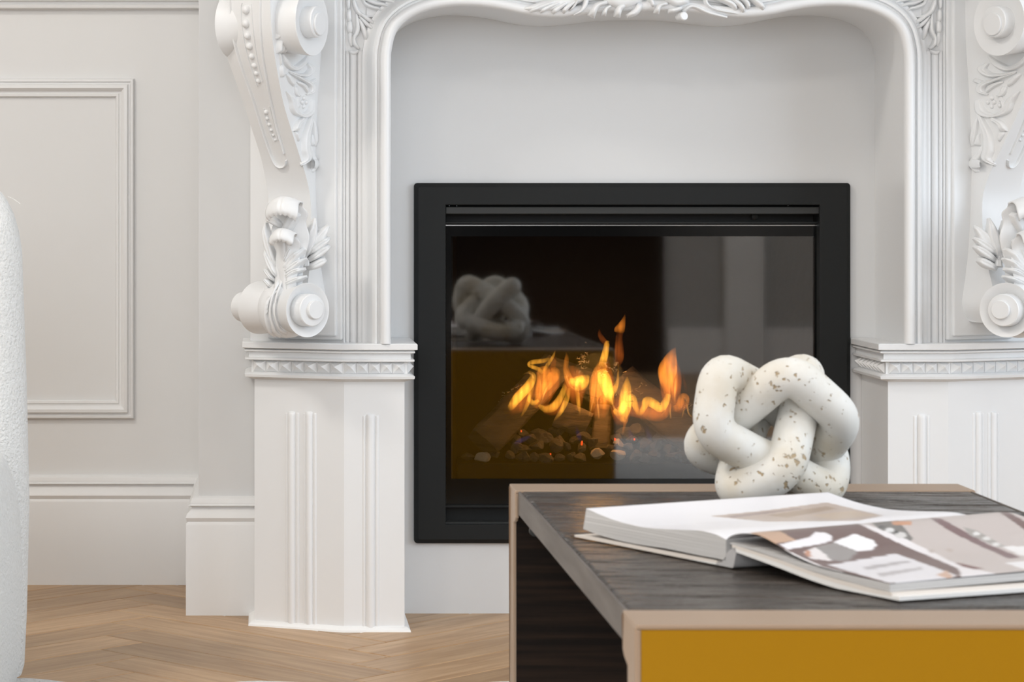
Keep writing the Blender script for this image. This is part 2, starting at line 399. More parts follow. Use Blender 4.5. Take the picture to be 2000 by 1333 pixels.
# wall panel moulding and the rail above it
def moulding(w_, p):
    return [(0, 0), (0, -p*.5), (w_*.06, -p*.75), (w_*.16, -p*.8), (w_*.22, -p*.55), (w_*.30, -p*.55), (w_*.36, -p), (w_*.52, -p*1.05), (w_*.62, -p*.8), (w_*.70, -p*.45), (w_*.80, -p*.4), (w_*.84, -p*.55), (w_*.95, -p*.5), (w_, -p*.25), (w_, 0)]
mb = MB(); mw = 36/F*YW
px0, px1, pz0, pz1 = -1.05, pxX(262, YW), pyZ(818, YW), pyZ(154, YW)
sweep(mb, [(px0, pz0), (px0, pz1), (px1, pz1), (px1, pz0)], [(o_, YW + t) for o_, t in moulding(mw, .014)], 'XZ', closed=True, caps=False); struct(mb, 'trim_1', M_trim)
mb = MB(); zr = pyZ(19, YW)
sweep(mb, [(XL, zr), (BX0, zr)], [(-o_, YW + t) for o_, t in moulding(.045, .02)], 'XZ'); struct(mb, 'trim_2', M_trim)

# ------------------------------------------------------------------ fireplace surround
surround = empty('fireplace_surround', (XC, D - .1, 0), label='carved white painted fireplace surround with scroll corbels framing the black fire', cat='fireplace surround')
YA = .9575*D                                      # front facet of the pedestals
pA0, pA1 = pxX(790, YA), pxX(672, YA); YBk = YA/.985; pB = pxX(497, YBk)
ped = [empty('pedestal', (pA1, YA, 0), surround), empty('pedestal', (2*XC - pA1, YA, 0), surround)]
plan = [(pB, D - .001), (pB, YBk), (pA1, YA), (pA0, YA), (pA0, D - .001)]
capz0, capz1 = pyZ(740, YA), pyZ(671, YA - .016)
def pair(mb, name, m, parents, **kw):
    return build(mb, name, m, parents[0], **kw), build(mb, name, m, parents[1], mirror=True, **kw)
mb = MB(); sweep(mb, plan, [(0, 0), (0, capz0 + .01)], caps=False); mb.fan([Vector((x, y, capz0 + .01)) for x, y in plan]); pair(mb, 'body', M_white, ped, smooth=10)
# moulded cap: slab, fillets, stud band, base fillet
def pz(y): return pyZ(y, YA - .012)
e = .018
capprof = [(0, pz(747)), (.012, pz(742)), (.016, pz(741)), (.017, pz(736)), (.011, pz(732.5)), (.005, pz(731)), (.005, pz(709)), (.012, pz(708)), (.016, pz(706.5)), (.016, pz(703)), (.010, pz(701.5)),
           (.010, pz(692)), (.013, pz(691)), (.017, pz(690)), (.017, pz(687)), (.013, pz(685.5)), (.019, pz(684)), (.021, pz(683)), (.021, pz(673)), (.0195, pz(671.5)), (-.03, pz(671.5))]
mb = MB(); sweep(mb, plan, capprof, caps=False)
top = [Vector((p.x + m.x*-.03, p.y + m.y*-.03, pz(671.5))) for p, m in offset_path(plan)]; mb.fan(top)
pair(mb, 'cap', M_white, ped, smooth=25)
# pyramid studs
mbs = MB(); sh = pz(709) - pz(731)
mbs.add([(-.5, 0, -.5), (.5, 0, -.5), (.5, 0, .5), (-.5, 0, .5), (0, -1, .12)], [(0, 1, 4), (1, 2, 4), (2, 3, 4), (3, 0, 4)])
stud0 = None
segs = [((pA1, YA), (pA0, YA), 5), ((pB, YBk), (pA1, YA), 7), ((pA0, YA), (pA0, D - .004), 7)]
for side in (0, 1):
    for (a, b, n_) in segs:
        a, b = Vector((*a, 0)), Vector((*b, 0)); t = (b - a).normalized(); nr = Vector((t.y, -t.x, 0)); L = (b - a).length
        for k in range(n_):
            p = a + t*L*(k + .5)/n_ + nr*.0055; p.z = (pz(709) + pz(731))/2
            ang = math.atan2(t.y, t.x)
            if side: p.x = 2*XC - p.x; ang = -ang
            if stud0 is None: stud0 = build(mbs, 'stud', M_white, ped[0], origin=(0, 0, 0), smooth=0); o = stud0
            else: o = stud0.copy(); COL.objects.link(o)
            o.parent = ped[side]; o.location = p - ORIG[ped[side]]; o.rotation_euler = (0, 0, ang); o.scale = (L/n_*.97, .011, sh*.96)
# reeds on the two facets
def reed(px_a, px_b, a, b, Ya, Yb, ytop):
    """half-round reed between two photo columns on the facet a-b"""
    def onf(px):
        A, B = Vector(a), Vector(b); d = B - A; k = (px - CX)/F
        t = (k*A.y - A.x)/(d.x - k*d.y); return A + d*t
    p, q = onf(px_a), onf(px_b); c = (p + q)/2; t = (q - p); w_ = t.length; t.normalize(); nr = Vector((t.y, -t.x)); zt = pyZ(ytop, c.y); rows = []
    for z, s in ((.001, 1), (zt - w_*.5, 1), (zt - w_*.2, .85), (zt - w_*.05, .55), (zt, .05)):
        rows.append([Vector((*(c + t*math.cos(math.pi*(1 - k/8))*w_/2*(1 if s > .6 else .7 + .3*s) + nr*math.sin(math.pi*k/8)*w_*.42*s - nr*.001), z)) for k in range(9)])
    mb = MB(); mb.grid(rows); mb.fan(rows[-1]); pair(mb, 'reed', M_white, ped, smooth=50)
for xa, xb, yt in ((557, 562, 807), (562.5, 577, 804), (578, 585, 806), (592, 596.5, 807), (597, 611, 804), (612, 618.5, 807)): reed(xa, xb, (pB, YBk), (pA1, YA), 0, 0, yt)
for xa, xb, yt in ((708, 714.5, 812), (715, 732.5, 809), (733, 741, 812)): reed(xa, xb, (pA1, YA), (pA0, YA), 0, 0, yt)
# caulk bead at the foot
mb = MB(); sweep(mb, plan, [(0, -.001), (.011, -.001), (.010, .003), (.004, .008), (0, .009)]); pair(mb, 'caulk_bead', M_caulk, ped)

# column behind the corbel and the back plates
YJ = .9535*D; YR = .9625*D                          # jamb roll front, reed ground
X_in = XC - .4345; Xr = pxX(669, YR); YC = YR/.984; Xl = pxX(489, YC)
zc0 = pz(671.5) - .002; ZT = 1.175
frame = empty('arch_frame', (XC, YR, zc0), surround)
mb = MB(); cplan = [(Xl, D - .001), (Xl, YC), (Xr, YR + .003), (X_in - .012, YR + .003), (X_in - .012, D - .001)]
mb.grid([[Vector((x, y, zc0)) for x, y in cplan], [Vector((x, y, ZT)) for x, y in cplan]]); mb.fan([Vector((x, y, ZT)) for x, y in cplan])
pair(mb, 'column', M_white, [frame, frame], smooth=10)
tB = (Vector((Xr, YR + .003)) - Vector((Xl, YC))).normalized(); nB = Vector((tB.y, -tB.x))
def onB(px, out=0):
    A = Vector((Xl, YC)) + nB*out; k = (px - CX)/F; t = (k*A.y - A.x)/(tB.x - k*tB.y); return A + tB*t
def plate(xa, xb, out, ybot, name):
    p, q = onB(xa, out), onB(xb, out); mb = MB(); zb = pyZ(ybot, (p.y + q.y)/2); b0, b1 = p - nB*.02, q - nB*.02
    vs = [Vector((*c, z)) for z in (zb, ZT) for c in (p, q, b1, b0)]
    mb.add(vs, [(0, 1, 5, 4), (1, 2, 6, 5), (3, 0, 4, 7), (0, 3, 2, 1), (4, 5, 6, 7)]); pair(mb, name, M_white, [frame, frame], smooth=0, bevel=.0025)
plate(522, 667.5, .007, 663.5, 'back_plate'); plate(528, 656, .013, 656, 'back_plate')
# arch path (photo points of the opening's inner edge, left half, mirrored about the centre)
hp = [(763.5, 672), (763.5, 420), (763.5, 200), (763.5, 118), (766, 92), (772, 68), (783, 50), (800, 36), (822, 25), (850, 17), (882, 12.5), (912, 12), (948, 14.5), (985, 20.5), (1022, 28.5), (1060, 33.5), (1097, 34), (1140, 30), (1190, 24), (1240, 22)]
L_ = [(pxX(x, YJ), pyZ(y, YJ)) for x, y in hp]; L_ = [(X_in + x - L_[0][0], z) for x, z in L_]
L_ = [p for p in L_ if p[0] < XC - .004]
path = L_ + [(2*XC - x, z) for x, z in reversed(L_)]
fine = crom(path, 4); fine = [p for i, p in enumerate(fine) if i % 1 == 0]
def roll(o0, o1, y0, yp, n=9):
    return [((o0 + o1)/2 - (o1 - o0)/2*math.cos(math.pi*k/n), y0 + (yp - y0)*math.sin(math.pi*k/n)**.8) for k in range(n + 1)]
jp = [(0, D + .004), (0, YJ + .008)] + roll(0, .0185, YJ + .006, YJ - .007) + [(.0195, YJ + .009), (.0225, YJ + .009), (.0235, YJ + .004), (.027, YJ + .003), (.031, YJ + .006)] + \
     [(.031 + .013*k/6, YJ + .006 + (YR - .004 - YJ - .006)*math.sin(math.pi/2*k/6)) for k in range(1, 7)] + [(.0475, YR - .004), (.0485, YR + .004)]
mb = MB(); sweep(mb, [(x, z) for x, z in fine], [(-o_, y) for o_, y in jp], 'XZ', caps=False); build(mb, 'arch_moulding', M_white, frame, smooth=40)
# panel above the arch
off = [p + m*-.04 for p, m in offset_path(fine)]; zs = pyZ(150, YR)
up = [p for p in off if p.y > zs - .06]
mb = MB()
outl = [Vector((X_in - .04, zs - .06))] + [Vector((p.x, p.y)) for p in up] + [Vector((2*XC - X_in + .04, zs - .06))]
rows = [[Vector((p.x, YR + .001, p.y)) for p in outl], [Vector((p.x, YR + .001, ZT)) for p in outl]]; mb.grid(rows)
build(mb, 'frieze_panel', M_white, frame, smooth=10)
mb = MB(); sweep(mb, [(x, z) for x, z in fine if z > zs - .1], [(.0, YJ + .012), (.0, D - .001)], 'XZ', caps=False)
# reeds of the jamb, ending below the spandrel carving
def vreed(xa, xb, y_top, h_, y0=YR + .004, ybase=672):
    Xa, Xb = pxX(xa, YR), pxX(xb, YR); rows = []; zt = pyZ(y_top, YR)
    for z in (zc0, zt): rows.append([Vector(((Xa + Xb)/2 - (Xb - Xa)/2*math.cos(math.pi*k/8), y0 - (h_ + .002)*math.sin(math.pi*k/8)**.75, z)) for k in range(9)])
    mb = MB(); mb.grid(rows); mb.fan(rows[-1]); pair(mb, 'jamb_reed', M_white, [frame, frame], smooth=50)
vreed(669.5, 675, -40, .003); vreed(675, 683.5, 100, .003); vreed(683.5, 697.5, 103, .006); vreed(697.5, 709.5, 100, .004)
# bed moulding and shelf over the frieze
mb = MB(); dz = .19
sp = [(Xl - .01, D), (Xl - .01, YC - .10), (Xr - .05, YR - .18), (Xr + .05, YR - .10), (2*XC - Xr - .05, YR - .10), (2*XC - Xr + .05, YR - .18), (2*XC - Xl + .01, YC - .10), (2*XC - Xl + .01, D)]
sweep(mb, sp, [(-.05, ZT), (0, ZT), (.004, ZT + .015), (.02, ZT + .03), (.02, ZT + .035), (.03, ZT + .037), (.03, ZT + .06), (.026, ZT + .064), (-.05, ZT + .064)], caps=False)
mb.fan([Vector((x, y, ZT + .064)) for x, y in sp]); mb.fan([Vector((x, y, ZT)) for x, y in sp], rev=True); build(mb, 'mantel_shelf', M_white, surround, smooth=20)

# --- spandrel and frieze carving
plane_mb = MB(); plane_mb.add([(-1, YR, .3), (3, YR, .3), (3, YR, 1.6), (-1, YR, 1.6)], [(0, 1, 2, 3)]); bvR = plane_mb.bvh()
def c6(x, y): return (660 + x/11.107, y/11.107)
sp_strokes = [
    ([(230, -60), (228, 60), (230, 200)], [70, 95, 60], .007), ([(245, 200), (243, 330), (250, 475)], [80, 120, 90], .007), ([(262, 450), (258, 580), (265, 720)], [80, 150, 110], .007), ([(262, 700), (275, 850), (300, 1010)], [90, 120, 60], .005),
    ([(330, -60), (370, 120), (440, 260), (560, 345), (770, 370)], [60, 110, 110, 90, 25], .009), ([(430, 250), (610, 390), (800, 520)], [40, 110, 90], .010), ([(450, 340), (620, 520), (780, 640)], [40, 110, 60], .010),
    ([(450, 400), (560, 640), (615, 870)], [50, 130, 90], .011), ([(400, 300), (430, 520), (420, 680), (350, 830), (370, 960), (460, 1060)], [60, 110, 120, 90, 110, 60], .010), ([(235, 1100), (340, 1150), (455, 1095)], [50, 110, 50], .008),
    ([(520, -40), (600, 90), (760, 165), (880, 190), (955, 262)], [60, 90, 95, 70, 25], .010), ([(600, 0), (790, 70), (980, 100), (1140, 172)], [50, 90, 95, 35], .010), ([(850, -20), (1100, 15), (1300, 95)], [60, 110, 35], .010), ([(1050, -90), (1300, -20), (1400, 60)], [60, 110, 45], .010)]
for pts, wd, h_ in sp_strokes:
    carve(bvR, [c6(*p) for p in pts], [q/11.107 for q in wd], h_, 'acanthus_lobe', M_white, [frame, frame])
plane2 = MB(); plane2.add([(-1, YJ - .004, .3), (3, YJ - .004, .3), (3, YJ - .004, 1.6), (-1, YJ - .004, 1.6)], [(0, 1, 2, 3)]); bvJ = plane2.bvh()
cen = [([(1150, -10), (1095, 6), (1055, 14), (1024, 17)], [16, 26, 20, 6], .010), ([(1088, 2), (1055, 14), (1034, 23)], [6, 11, 8], .013), ([(1100, 2), (1070, 15), (1054, 24)], [6, 11, 8], .013), ([(1112, 2), (1090, 16), (1078, 26)], [6, 12, 9], .013),
       ([(1128, 0), (1108, 14), (1098, 25)], [6, 12, 10], .013), ([(1147, -12), (1143, 8), (1134, 22), (1120, 30)], [10, 11, 8, 3], .012), ([(1133, -10), (1122, 10), (1112, 22)], [5, 6, 3], .015),
       ([(1188, 4), (1165, 12), (1154, 33)], [8, 13, 16], .016), ([(1194, 11), (1183, 18), (1179, 31)], [6, 9, 10], .013), ([(1222, 10), (1209, 17), (1205, 34)], [9, 15, 14], .016), ([(1250, 6), (1242, 22), (1224, 32)], [14, 15, 8], .014),
       ([(1180, -4), (1215, 2), (1252, -6)], [22, 34, 20], .016), ([(1262, -6), (1272, 4), (1275, 14)], [9, 11, 6], .012), ([(1305, 7), (1287, 12), (1282, 27)], [6, 11, 12], .014), ([(1332, 15), (1318, 20), (1304, 22)], [7, 11, 9], .014),
       ([(1300, -6), (1320, 5), (1345, 0)], [14, 18, 14], .016), ([(1334, 24), (1345, 14), (1358, 14), (1385, 26), (1420, 34)], [8, 9, 9, 9, 5], .010), ([(1377, -10), (1380, 8), (1400, 20), (1440, 27)], [8, 8, 6, 3], .010),
       ([(1390, -8), (1425, 6), (1438, 19)], [9, 12, 9], .014), ([(1420, -8), (1444, 10), (1453, 24)], [9, 12, 7], .014), ([(1442, -8), (1458, 6), (1462, 18)], [8, 10, 6], .014), ([(1462, -8), (1480, 6), (1492, 18)], [11, 14, 10], .014)]
cart = empty('cartouche', (XC, YJ, pyZ(20, YJ)), surround)
for pts, wd, h_ in cen: carve(bvJ, pts, wd, h_, 'acanthus_lobe', M_white, [cart, cart], both=False)
mb = MB(); lathe(mb, Wp(1336, 31.5, YJ - .018), (.35, -1, 0), [(-.02, .006), (0, .0075), (.002, .006), (.002, 0)], 20); build(mb, 'scroll_end', M_white, cart)

# --- corbels
corb = [empty('corbel', (pxX(600, YR), YR - .1, zc0), surround), empty('corbel', (2*XC - pxX(600, YR), YR - .1, zc0), surround)]
P2 = corb
YBR = .9620*D
# height rows: photo y, then (px, Y) of front-left, front-right, back-right edges
rowsd = [(-123, (427, 4.215), (527, 4.125), (634, YBR)), (-60, (427, 4.215), (527, 4.125), (634, YBR)), (0, (428, 4.213), (527.5, 4.124), (634, YBR)), (60, (433, 4.214), (530, 4.130), (633, YBR)), (104, (442, 4.226), (535, 4.143), (630, YBR)), (150, (458, 4.240), (543, 4.163), (626, YBR)),
         (200, (476, 4.256), (553, 4.190), (622, YBR)), (250, (492, 4.270), (568, 4.214), (619, YBR)), (300, (508, 4.284), (584, 4.236), (617, YBR)), (345, (518, 4.292), (598, 4.254), (617, YBR)), (385, (524, 4.295), (606, 4.262), (618, YBR)),
         (440, (526, 4.290), (608, 4.258), (621, YBR)), (500, (524, 4.275), (606, 4.246), (626, YBR)), (550, (522, 4.258), (602, 4.226), (634, YBR)), (600, (522, 4.24), (598, 4.206), (641, YBR)), (634, (530, 4.25), (592, 4.23), (622, YBR))]
body = MB(); front = []; side = []; leftr = []
for y, fl, fr, br in rowsd:
    A = Wp(fl[0], y, fl[1]); B = Wp(fr[0], y, fr[1]); C = Wp(br[0], y, br[1] + .012)
    A.z = B.z = C.z = Wp(560, y, 4.2).z
    E = Vector((A.x + .015, YC + .02, A.z)); front.append((A, B)); side.append((B, C)); leftr.append((E, A))
for rr in (front, side, leftr): body.grid([list(p) for p in rr])
body.fan([front[-1][0], front[-1][1], side[-1][1], leftr[-1][0]]); body.fan([front[0][0], front[0][1], side[0][1], leftr[0][0]], rev=True)
# finer rows so the S-curve is smooth
body_f = MB()
def refine(rr):
    d = crom([tuple(a) + tuple(b) for a, b in rr], 4); return [[Vector(q[:3]), Vector(q[:3])*.5 + Vector(q[3:])*.5, Vector(q[3:])] for q in d]
fr_, sd_, lf_ = refine(front), refine(side), refine(leftr)
for rr in (fr_, sd_, lf_): body_f.grid(rr)
body_f.fan([fr_[-1][0], fr_[-1][2], sd_[-1][2], lf_[-1][0]])
pair(body_f, 'body', M_white, corb, smooth=28)
bvC = body_f.bvh()
fb_side = (Wp(600, 200, 4.23), (.8, -.6, 0)); fb_front = (Wp(500, 100, 4.17), (-.6, -.8, 0))
# raised borders on the front
carve(bvC, [(449, -30), (452, 30), (460, 85), (476, 140), (497, 200), (515, 260), (531, 306)], [3.6]*7, .005, 'border_bead', M_white, P2, fallback=fb_front, round_end=False)
carve(bvC, [(510, -30), (509, 40), (514, 110), (526, 180), (540, 245), (555, 300)], [4]*6, .004, 'border_bead', M_white, P2, fallback=fb_front, round_end=False)
carve(bvC, [(531, 305), (538, 320), (548, 327), (557, 323), (560, 312)], [3.2]*5, .005, 'border_bead', M_white, P2, fallback=fb_front, round_end=False)
# inset channels with beads
for ch in ([(473, 6), (471, 18), (474, 60), (484, 110), (497, 150), (503, 168)], [(491, 8), (494, 50), (500, 100), (508, 140), (513, 158)], [(516, 212), (520, 235), (529, 262), (536, 276)], [(527, 208), (534, 235), (541, 262), (543, 274)]):
    carve(bvC, ch, [2.2]*len(ch), .0022, 'channel_lip', M_white, P2, fallback=fb_front, round_end=False)
beads = [(481.5, 19, 9.2), (481, 46, 8.9), (484, 69.5, 7.8), (487.5, 90, 7.6), (492, 110, 6.4), (497, 128, 6.0), (501, 143, 5.6), (505, 158, 5.3),
         (520, 219, 5.0), (522.5, 231, 4.4), (526, 243, 4.2), (530, 254, 3.8), (534, 264, 3.5), (538, 273, 3.2)]
for x, y, r in beads:
    o_, d_ = ray(x, y); hit = bvC.ray_cast(o_, d_)
    if hit[0] is None: continue
    mb = MB(); ball(mb, hit[0], r/1163, 14, 8); pair(mb, 'bead', M_white, corb, smooth=80)
for x, y, r in ((482, 2, 9),):
    pass
# scrolls
aT, aB = math.radians(60), math.radians(37)
nT = Vector((math.sin(aT), -math.cos(aT), 0)); nBm = Vector((math.sin(aB), -math.cos(aB), 0))
mb = MB(); Ct = Wp(608, 43, 4.165)
lathe(mb, Ct, nT, [(-.075, .040), (-.05, .0505), (-.03, .052), (0, .0565), (.0015, .0560), (.001, .053), (-.006, .034), (-.008, .0262), (.012, .0262), (.0135, .025), (.0135, .0)], 56)
lathe(mb, Ct - nT*.153, -nT, [(-.05, .040), (-.02, .0505), (0, .0565), (.001, .05), (-.006, .03), (-.006, .024), (.01, .024), (.011, 0)], 48)
pair(mb, 'upper_scroll', M_white, corb, smooth=30)
mb = MB(); lathe(mb, Ct + nT*.0135 - Vector((0, 0, .004)), nT, [(-.01, .019), (.0035, .019), (.0042, .018), (.0042, 0)], 36); pair(mb, 'scroll_eye', M_white, corb, smooth=30)
mb = MB(); Cb = Wp(600, 606, 4.150)
lathe(mb, Cb, nBm, [(-.182, 0), (-.182, .022), (-.179, .0255), (-.134, .0262), (-.134, .0435), (-.1325, .0447), (-.130, .0447), (-.082, .0395), (-.078, .044), (-.072, .0475), (-.055, .0485), (-.045, .0475), (-.040, .043), (-.036, .0385), (-.02, .0395), (-.004, .0440), (0, .0452), (.0015, .0450), (.001, .0425), (-.008, .030), (-.010, .0275), (.013, .0268), (.0145, .0255), (.0145, 0)], 56)
pair(mb, 'lower_scroll', M_white, corb, smooth=30); barrel = mb
mb = MB(); lathe(mb, Cb + nBm*.0145 + Vector((.004, 0, .001)), nBm, [(-.01, .0155), (.003, .0155), (.0038, .0145), (.0038, 0)], 32); pair(mb, 'scroll_eye', M_white, corb, smooth=30)
# side foliage
def c7(x, y): return (530 + x/5.333, 90 + y/5.333)
fol = [([(80, 70), (92, 200)], [9, 10], .004), ([(98, 190), (104, 255), (108, 322)], [10, 46, 40], .006), ([(112, 85), (150, 180), (225, 232), (300, 190), (372, 100)], [14, 48, 62, 60, 20], .008), ([(175, 262), (260, 298), (345, 298), (402, 240), (372, 178)], [18, 34, 50, 62, 28], .009),
       ([(150, 290), (195, 360), (226, 418)], [22, 46, 14], .006), ([(180, 275), (300, 345), (392, 400), (402, 465), (358, 505)], [18, 36, 58, 52, 14], .009), ([(360, 385), (410, 372), (458, 350)], [14, 40, 44], .006), ([(262, 370), (330, 415), (374, 495)], [22, 40, 10], .006),
       ([(148, 472), (200, 570), (228, 680), (325, 745)], [10, 56, 56, 14], .008), ([(275, 520), (238, 640), (300, 722), (392, 690), (432, 560)], [16, 34, 48, 78, 46], .007), ([(335, 745), (265, 810), (242, 892)], [34, 50, 52], .008), ([(255, 890), (278, 992)], [54, 12], .005),
       ([(424, 690), (372, 830), (345, 950), (345, 1080), (358, 1180), (308, 1242)], [24, 46, 64, 74, 58, 28], .009), ([(420, 740), (440, 900), (452, 1040)], [12, 44, 26], .006), ([(372, 1010), (402, 1130), (440, 1220), (424, 1312)], [14, 44, 60, 36], .007), ([(408, 910), (422, 1040)], [12, 54], .005),
       ([(250, 420), (262, 500), (300, 520)], [40, 40, 14], .005)]
for pts, wd, h_ in fol: carve(bvC, [c7(*p) for p in pts], [q/5.333 for q in wd], h_*1.15, 'foliage', M_white, P2, fallback=fb_side, groove=.25)
for dx, dy in ((-38, -30), (20, -48), (48, -5), (20, 40), (-34, 30), (4, -6)):
    x, y = c7(310 + dx, 590 + dy); o_, d_ = ray(x, y); hit = bvC.ray_cast(o_, d_)
    mb = MB(); ball(mb, hit[0] if hit[0] else Wp(x, y, 4.22), .0042, 12, 7); pair(mb, 'petal', M_white, corb, smooth=80)
gar = [(556, 16, 551, 34), (551, 30, 549, 52), (548, 48, 546, 76), (546, 72, 547, 104)]
for i, (xa, ya, xb, yb) in enumerate(gar):
    for dx in (-4.5, 0, 4.5):
        carve(bvC, [(xa + dx*.4, ya), ((xa + xb)/2 + dx, (ya + yb)/2), (xb + dx*1.3, yb)], [3, 6.5, 4.5], .010, 'bellflower', M_white, P2, fallback=fb_side)
# acanthus on the foot: lobes of the front leaf, of the side leaf, the stem, two rolled tips
pl = MB(); q0 = Wp(560, 520, 4.185); nL = Vector((-.35, -.93, .0)).normalized(); tL = Vector((nL.y, -nL.x, 0)); tL = -tL if tL.x < 0 else tL
pl.add([q0 - tL*.5 - Vector((0, 0, .5)), q0 + tL*.5 - Vector((0, 0, .5)), q0 + tL*.5 + Vector((0, 0, .5)), q0 - tL*.5 + Vector((0, 0, .5))], [(0, 1, 2, 3)]); bvL = pl.bvh(); plb = MB(); plb.add(pl.v, pl.f); plb.add(barrel.v, barrel.f); bvB = plb.bvh()
def c8(x, y): return (500 + x/4.444, 370 + y/4.444)
leaf = [([(205, 900), (220, 780), (240, 660), (246, 560)], [80, 100, 140, 120], .016), ([(130, 1080), (110, 900), (120, 820)], [60, 60, 30], .016),
        ([(215, 780), (140, 640), (95, 510)], [40, 70, 20], .024), ([(200, 700), (120, 480), (90, 290)], [30, 80, 24], .022), ([(180, 800), (120, 720), (95, 680)], [30, 60, 16], .022), ([(170, 860), (115, 800), (92, 770)], [30, 50, 14], .022),
        ([(255, 720), (330, 620), (425, 515)], [40, 100, 40], .026), ([(250, 740), (350, 665), (440, 600)], [40, 80, 22], .026), ([(260, 780), (350, 715), (430, 690)], [40, 66, 26], .026), ([(265, 830), (350, 790), (440, 755)], [40, 62, 24], .026),
        ([(270, 660), (310, 560), (350, 490)], [30, 60, 18], .028), ([(255, 600), (300, 500), (365, 440)], [30, 80, 30], .022), ([(260, 420), (330, 260), (395, 210)], [60, 120, 40], .020), ([(250, 330), (160, 270), (90, 260)], [60, 90, 30], .016)]
for pts, wd, h_ in leaf: carve(bvL, [c8(*p) for p in pts], [q/4.444 for q in wd], h_, 'acanthus_lobe', M_white, P2, groove=.18)
for pts, wd in (([(240, 480), (240, 620), (215, 780), (150, 920), (125, 1080), (165, 1220), (215, 1275)], [14, 20, 26, 28, 30, 32, 30]), ([(248, 490), (250, 640), (228, 790), (180, 930), (165, 1080), (200, 1200), (260, 1250)], [14, 18, 24, 26, 28, 30, 26]), ([(200, 870), (120, 960), (95, 1080), (120, 1200), (170, 1275)], [16, 22, 26, 28, 24])):
    carve(bvB, [c8(*p) for p in pts], [q/4.444 for q in wd], .007, 'stem', M_white, P2, n=8)
pl2 = MB(); q1 = Wp(610, 490, 4.205); nR = Vector((.12, -.99, 0)).normalized(); tR = Vector((-nR.y, nR.x, 0))
pl2.add([q1 - tR*.5 - Vector((0, 0, .5)), q1 + tR*.5 - Vector((0, 0, .5)), q1 + tR*.5 + Vector((0, 0, .5)), q1 - tR*.5 + Vector((0, 0, .5))], [(0, 1, 2, 3)]); bvS = pl2.bvh()
sl = [([(420, 640), (395, 420), (385, 270)], [60, 90, 30], .014), ([(410, 600), (470, 420), (510, 250)], [60, 130, 26], .018), ([(450, 540), (540, 430), (630, 315)], [50, 120, 30], .016), ([(440, 560), (550, 480), (640, 420)], [50, 90, 30], .019), ([(450, 620), (560, 540), (640, 490)], [50, 88, 34], .019), ([(440, 690), (540, 640), (605, 605)], [50, 90, 50], .018), ([(430, 600), (430, 680)], [60, 90], .012)]
for pts, wd, h_ in sl: carve(bvS, [c8(*p) for p in pts], [q/4.444 for q in wd], h_*1.2, 'acanthus_lobe', M_white, P2, groove=.2)
def curled_leaf(cx, prof, hw, scallops):
    """a leaf blade that rises and rolls forward at the top; prof: (outward metres, photo y), hw: half widths in photo px"""
    d = crom([(o_, y, h_) for (o_, y), h_ in zip(prof, hw)], 5); mb = MB(); rows = []; N = len(d); K = 16; top_i = min(range(N), key=lambda q: d[q][1])
    for q, (o_, y, h_) in enumerate(d):
        r = []
        for k in range(-K, K + 1):
            t = k/K; past = max(0, q - top_i)/max(1, N - 1 - top_i); before = max(0, top_i - q)/max(1, top_i)
            yy = y + 11*t*t*(.25 + .75*(1 - before)) - past**3*3.2*abs(math.sin(t*math.pi*scallops/2)) ; x = cx + h_*t*(1 + .10*math.sin(before*22)*(before > 0) * abs(t))
            a, b = ray(x, yy); tt = (q0 - a).dot(nL)/b.dot(nL)
            r.append(a + b*tt + nL*(o_ - .010*t*t - .002*math.exp(-(t/.08)**2)*(1 - past)))
        rows.append(r)
    mb.grid(rows)
    for o in pair(mb, 'curled_leaf', M_white, corb, smooth=60, recalc=False):
        so = o.modifiers.new('thickness', 'SOLIDIFY'); so.thickness = .0028; so.offset = 0
curled_leaf(565, [(.0, 600), (.005, 520), (.006, 455), (.009, 418), (.016, 396), (.026, 385.5), (.037, 389), (.044, 401), (.046, 413), (.043, 421)], [12, 27, 35, 34, 32, 29, 29, 31, 30, 25], 6)
curled_leaf(567, [(.016, 600), (.020, 545), (.021, 505), (.024, 476), (.031, 455), (.039, 447), (.047, 450), (.052, 458), (.053, 466), (.050, 471)], [9, 17, 22, 24, 23, 22, 22, 23, 22, 17], 5)

# ------------------------------------------------------------------ gas fire
fire = empty('fireplace_insert', (pxX(1235), D, pyZ(1062)), label='black steel gas fire with glass front set into the white wall', cat='fireplace')
YG = D + .012
def rect(x0, y0, x1, y1, Y=D): return pxX(x0, Y), pyZ(y1, Y), pxX(x1, Y), pyZ(y0, Y)
x0, z0, x1, z1 = rect(809, 357.5, 1662, 1062.5, D - .014); ix0, iz0, ix1, iz1 = rect(870.5, 400.5, 1601, 1025, D - .014)
mb = MB(); c = .0075; yf = D - .014
def ring(a, r, y): 
    xa, za, xb, zb = a; pts = []
    for cx_, cz_, a0 in ((xa + r, za + r, 180), (xb - r, za + r, 270), (xb - r, zb - r, 0), (xa + r, zb - r, 90)):
        for k in range(5): t = math.radians(a0 + 90*k/4); pts.append(Vector((cx_ + r*math.cos(t), y, cz_ + r*math.sin(t))))
    return pts
def ins(a, d): return (a[0] + d, a[1] + d, a[2] - d, a[3] - d)
O, I = (x0, z0, x1, z1), (ix0, iz0, ix1, iz1)
mb.grid([ring(O, .006, D - .0005), ring(O, .006, yf + .005), ring(ins(O, c), .004, yf), ring(ins(I, -.001), .0005, yf), ring(I, .0004, yf + .001), ring(I, .0004, YG + .03)], closed_u=True)
build(mb, 'outer_frame', M_black, fire, smooth=25)
mb = MB(); a = rect(870, 404, 1602, 418.5, D - .004); mb.box((a[0], D - .006, a[1]), (a[2], YG + .01, a[3])); build(mb, 'louvre_bar', M_bar, fire, bevel=.0015)
mb = MB(); a = rect(870, 433, 1602, 438, D); mb.box((a[0], D + .004, a[1]), (a[2], YG + .02, a[3])); build(mb, 'louvre_bar', M_black, fire, bevel=.001)
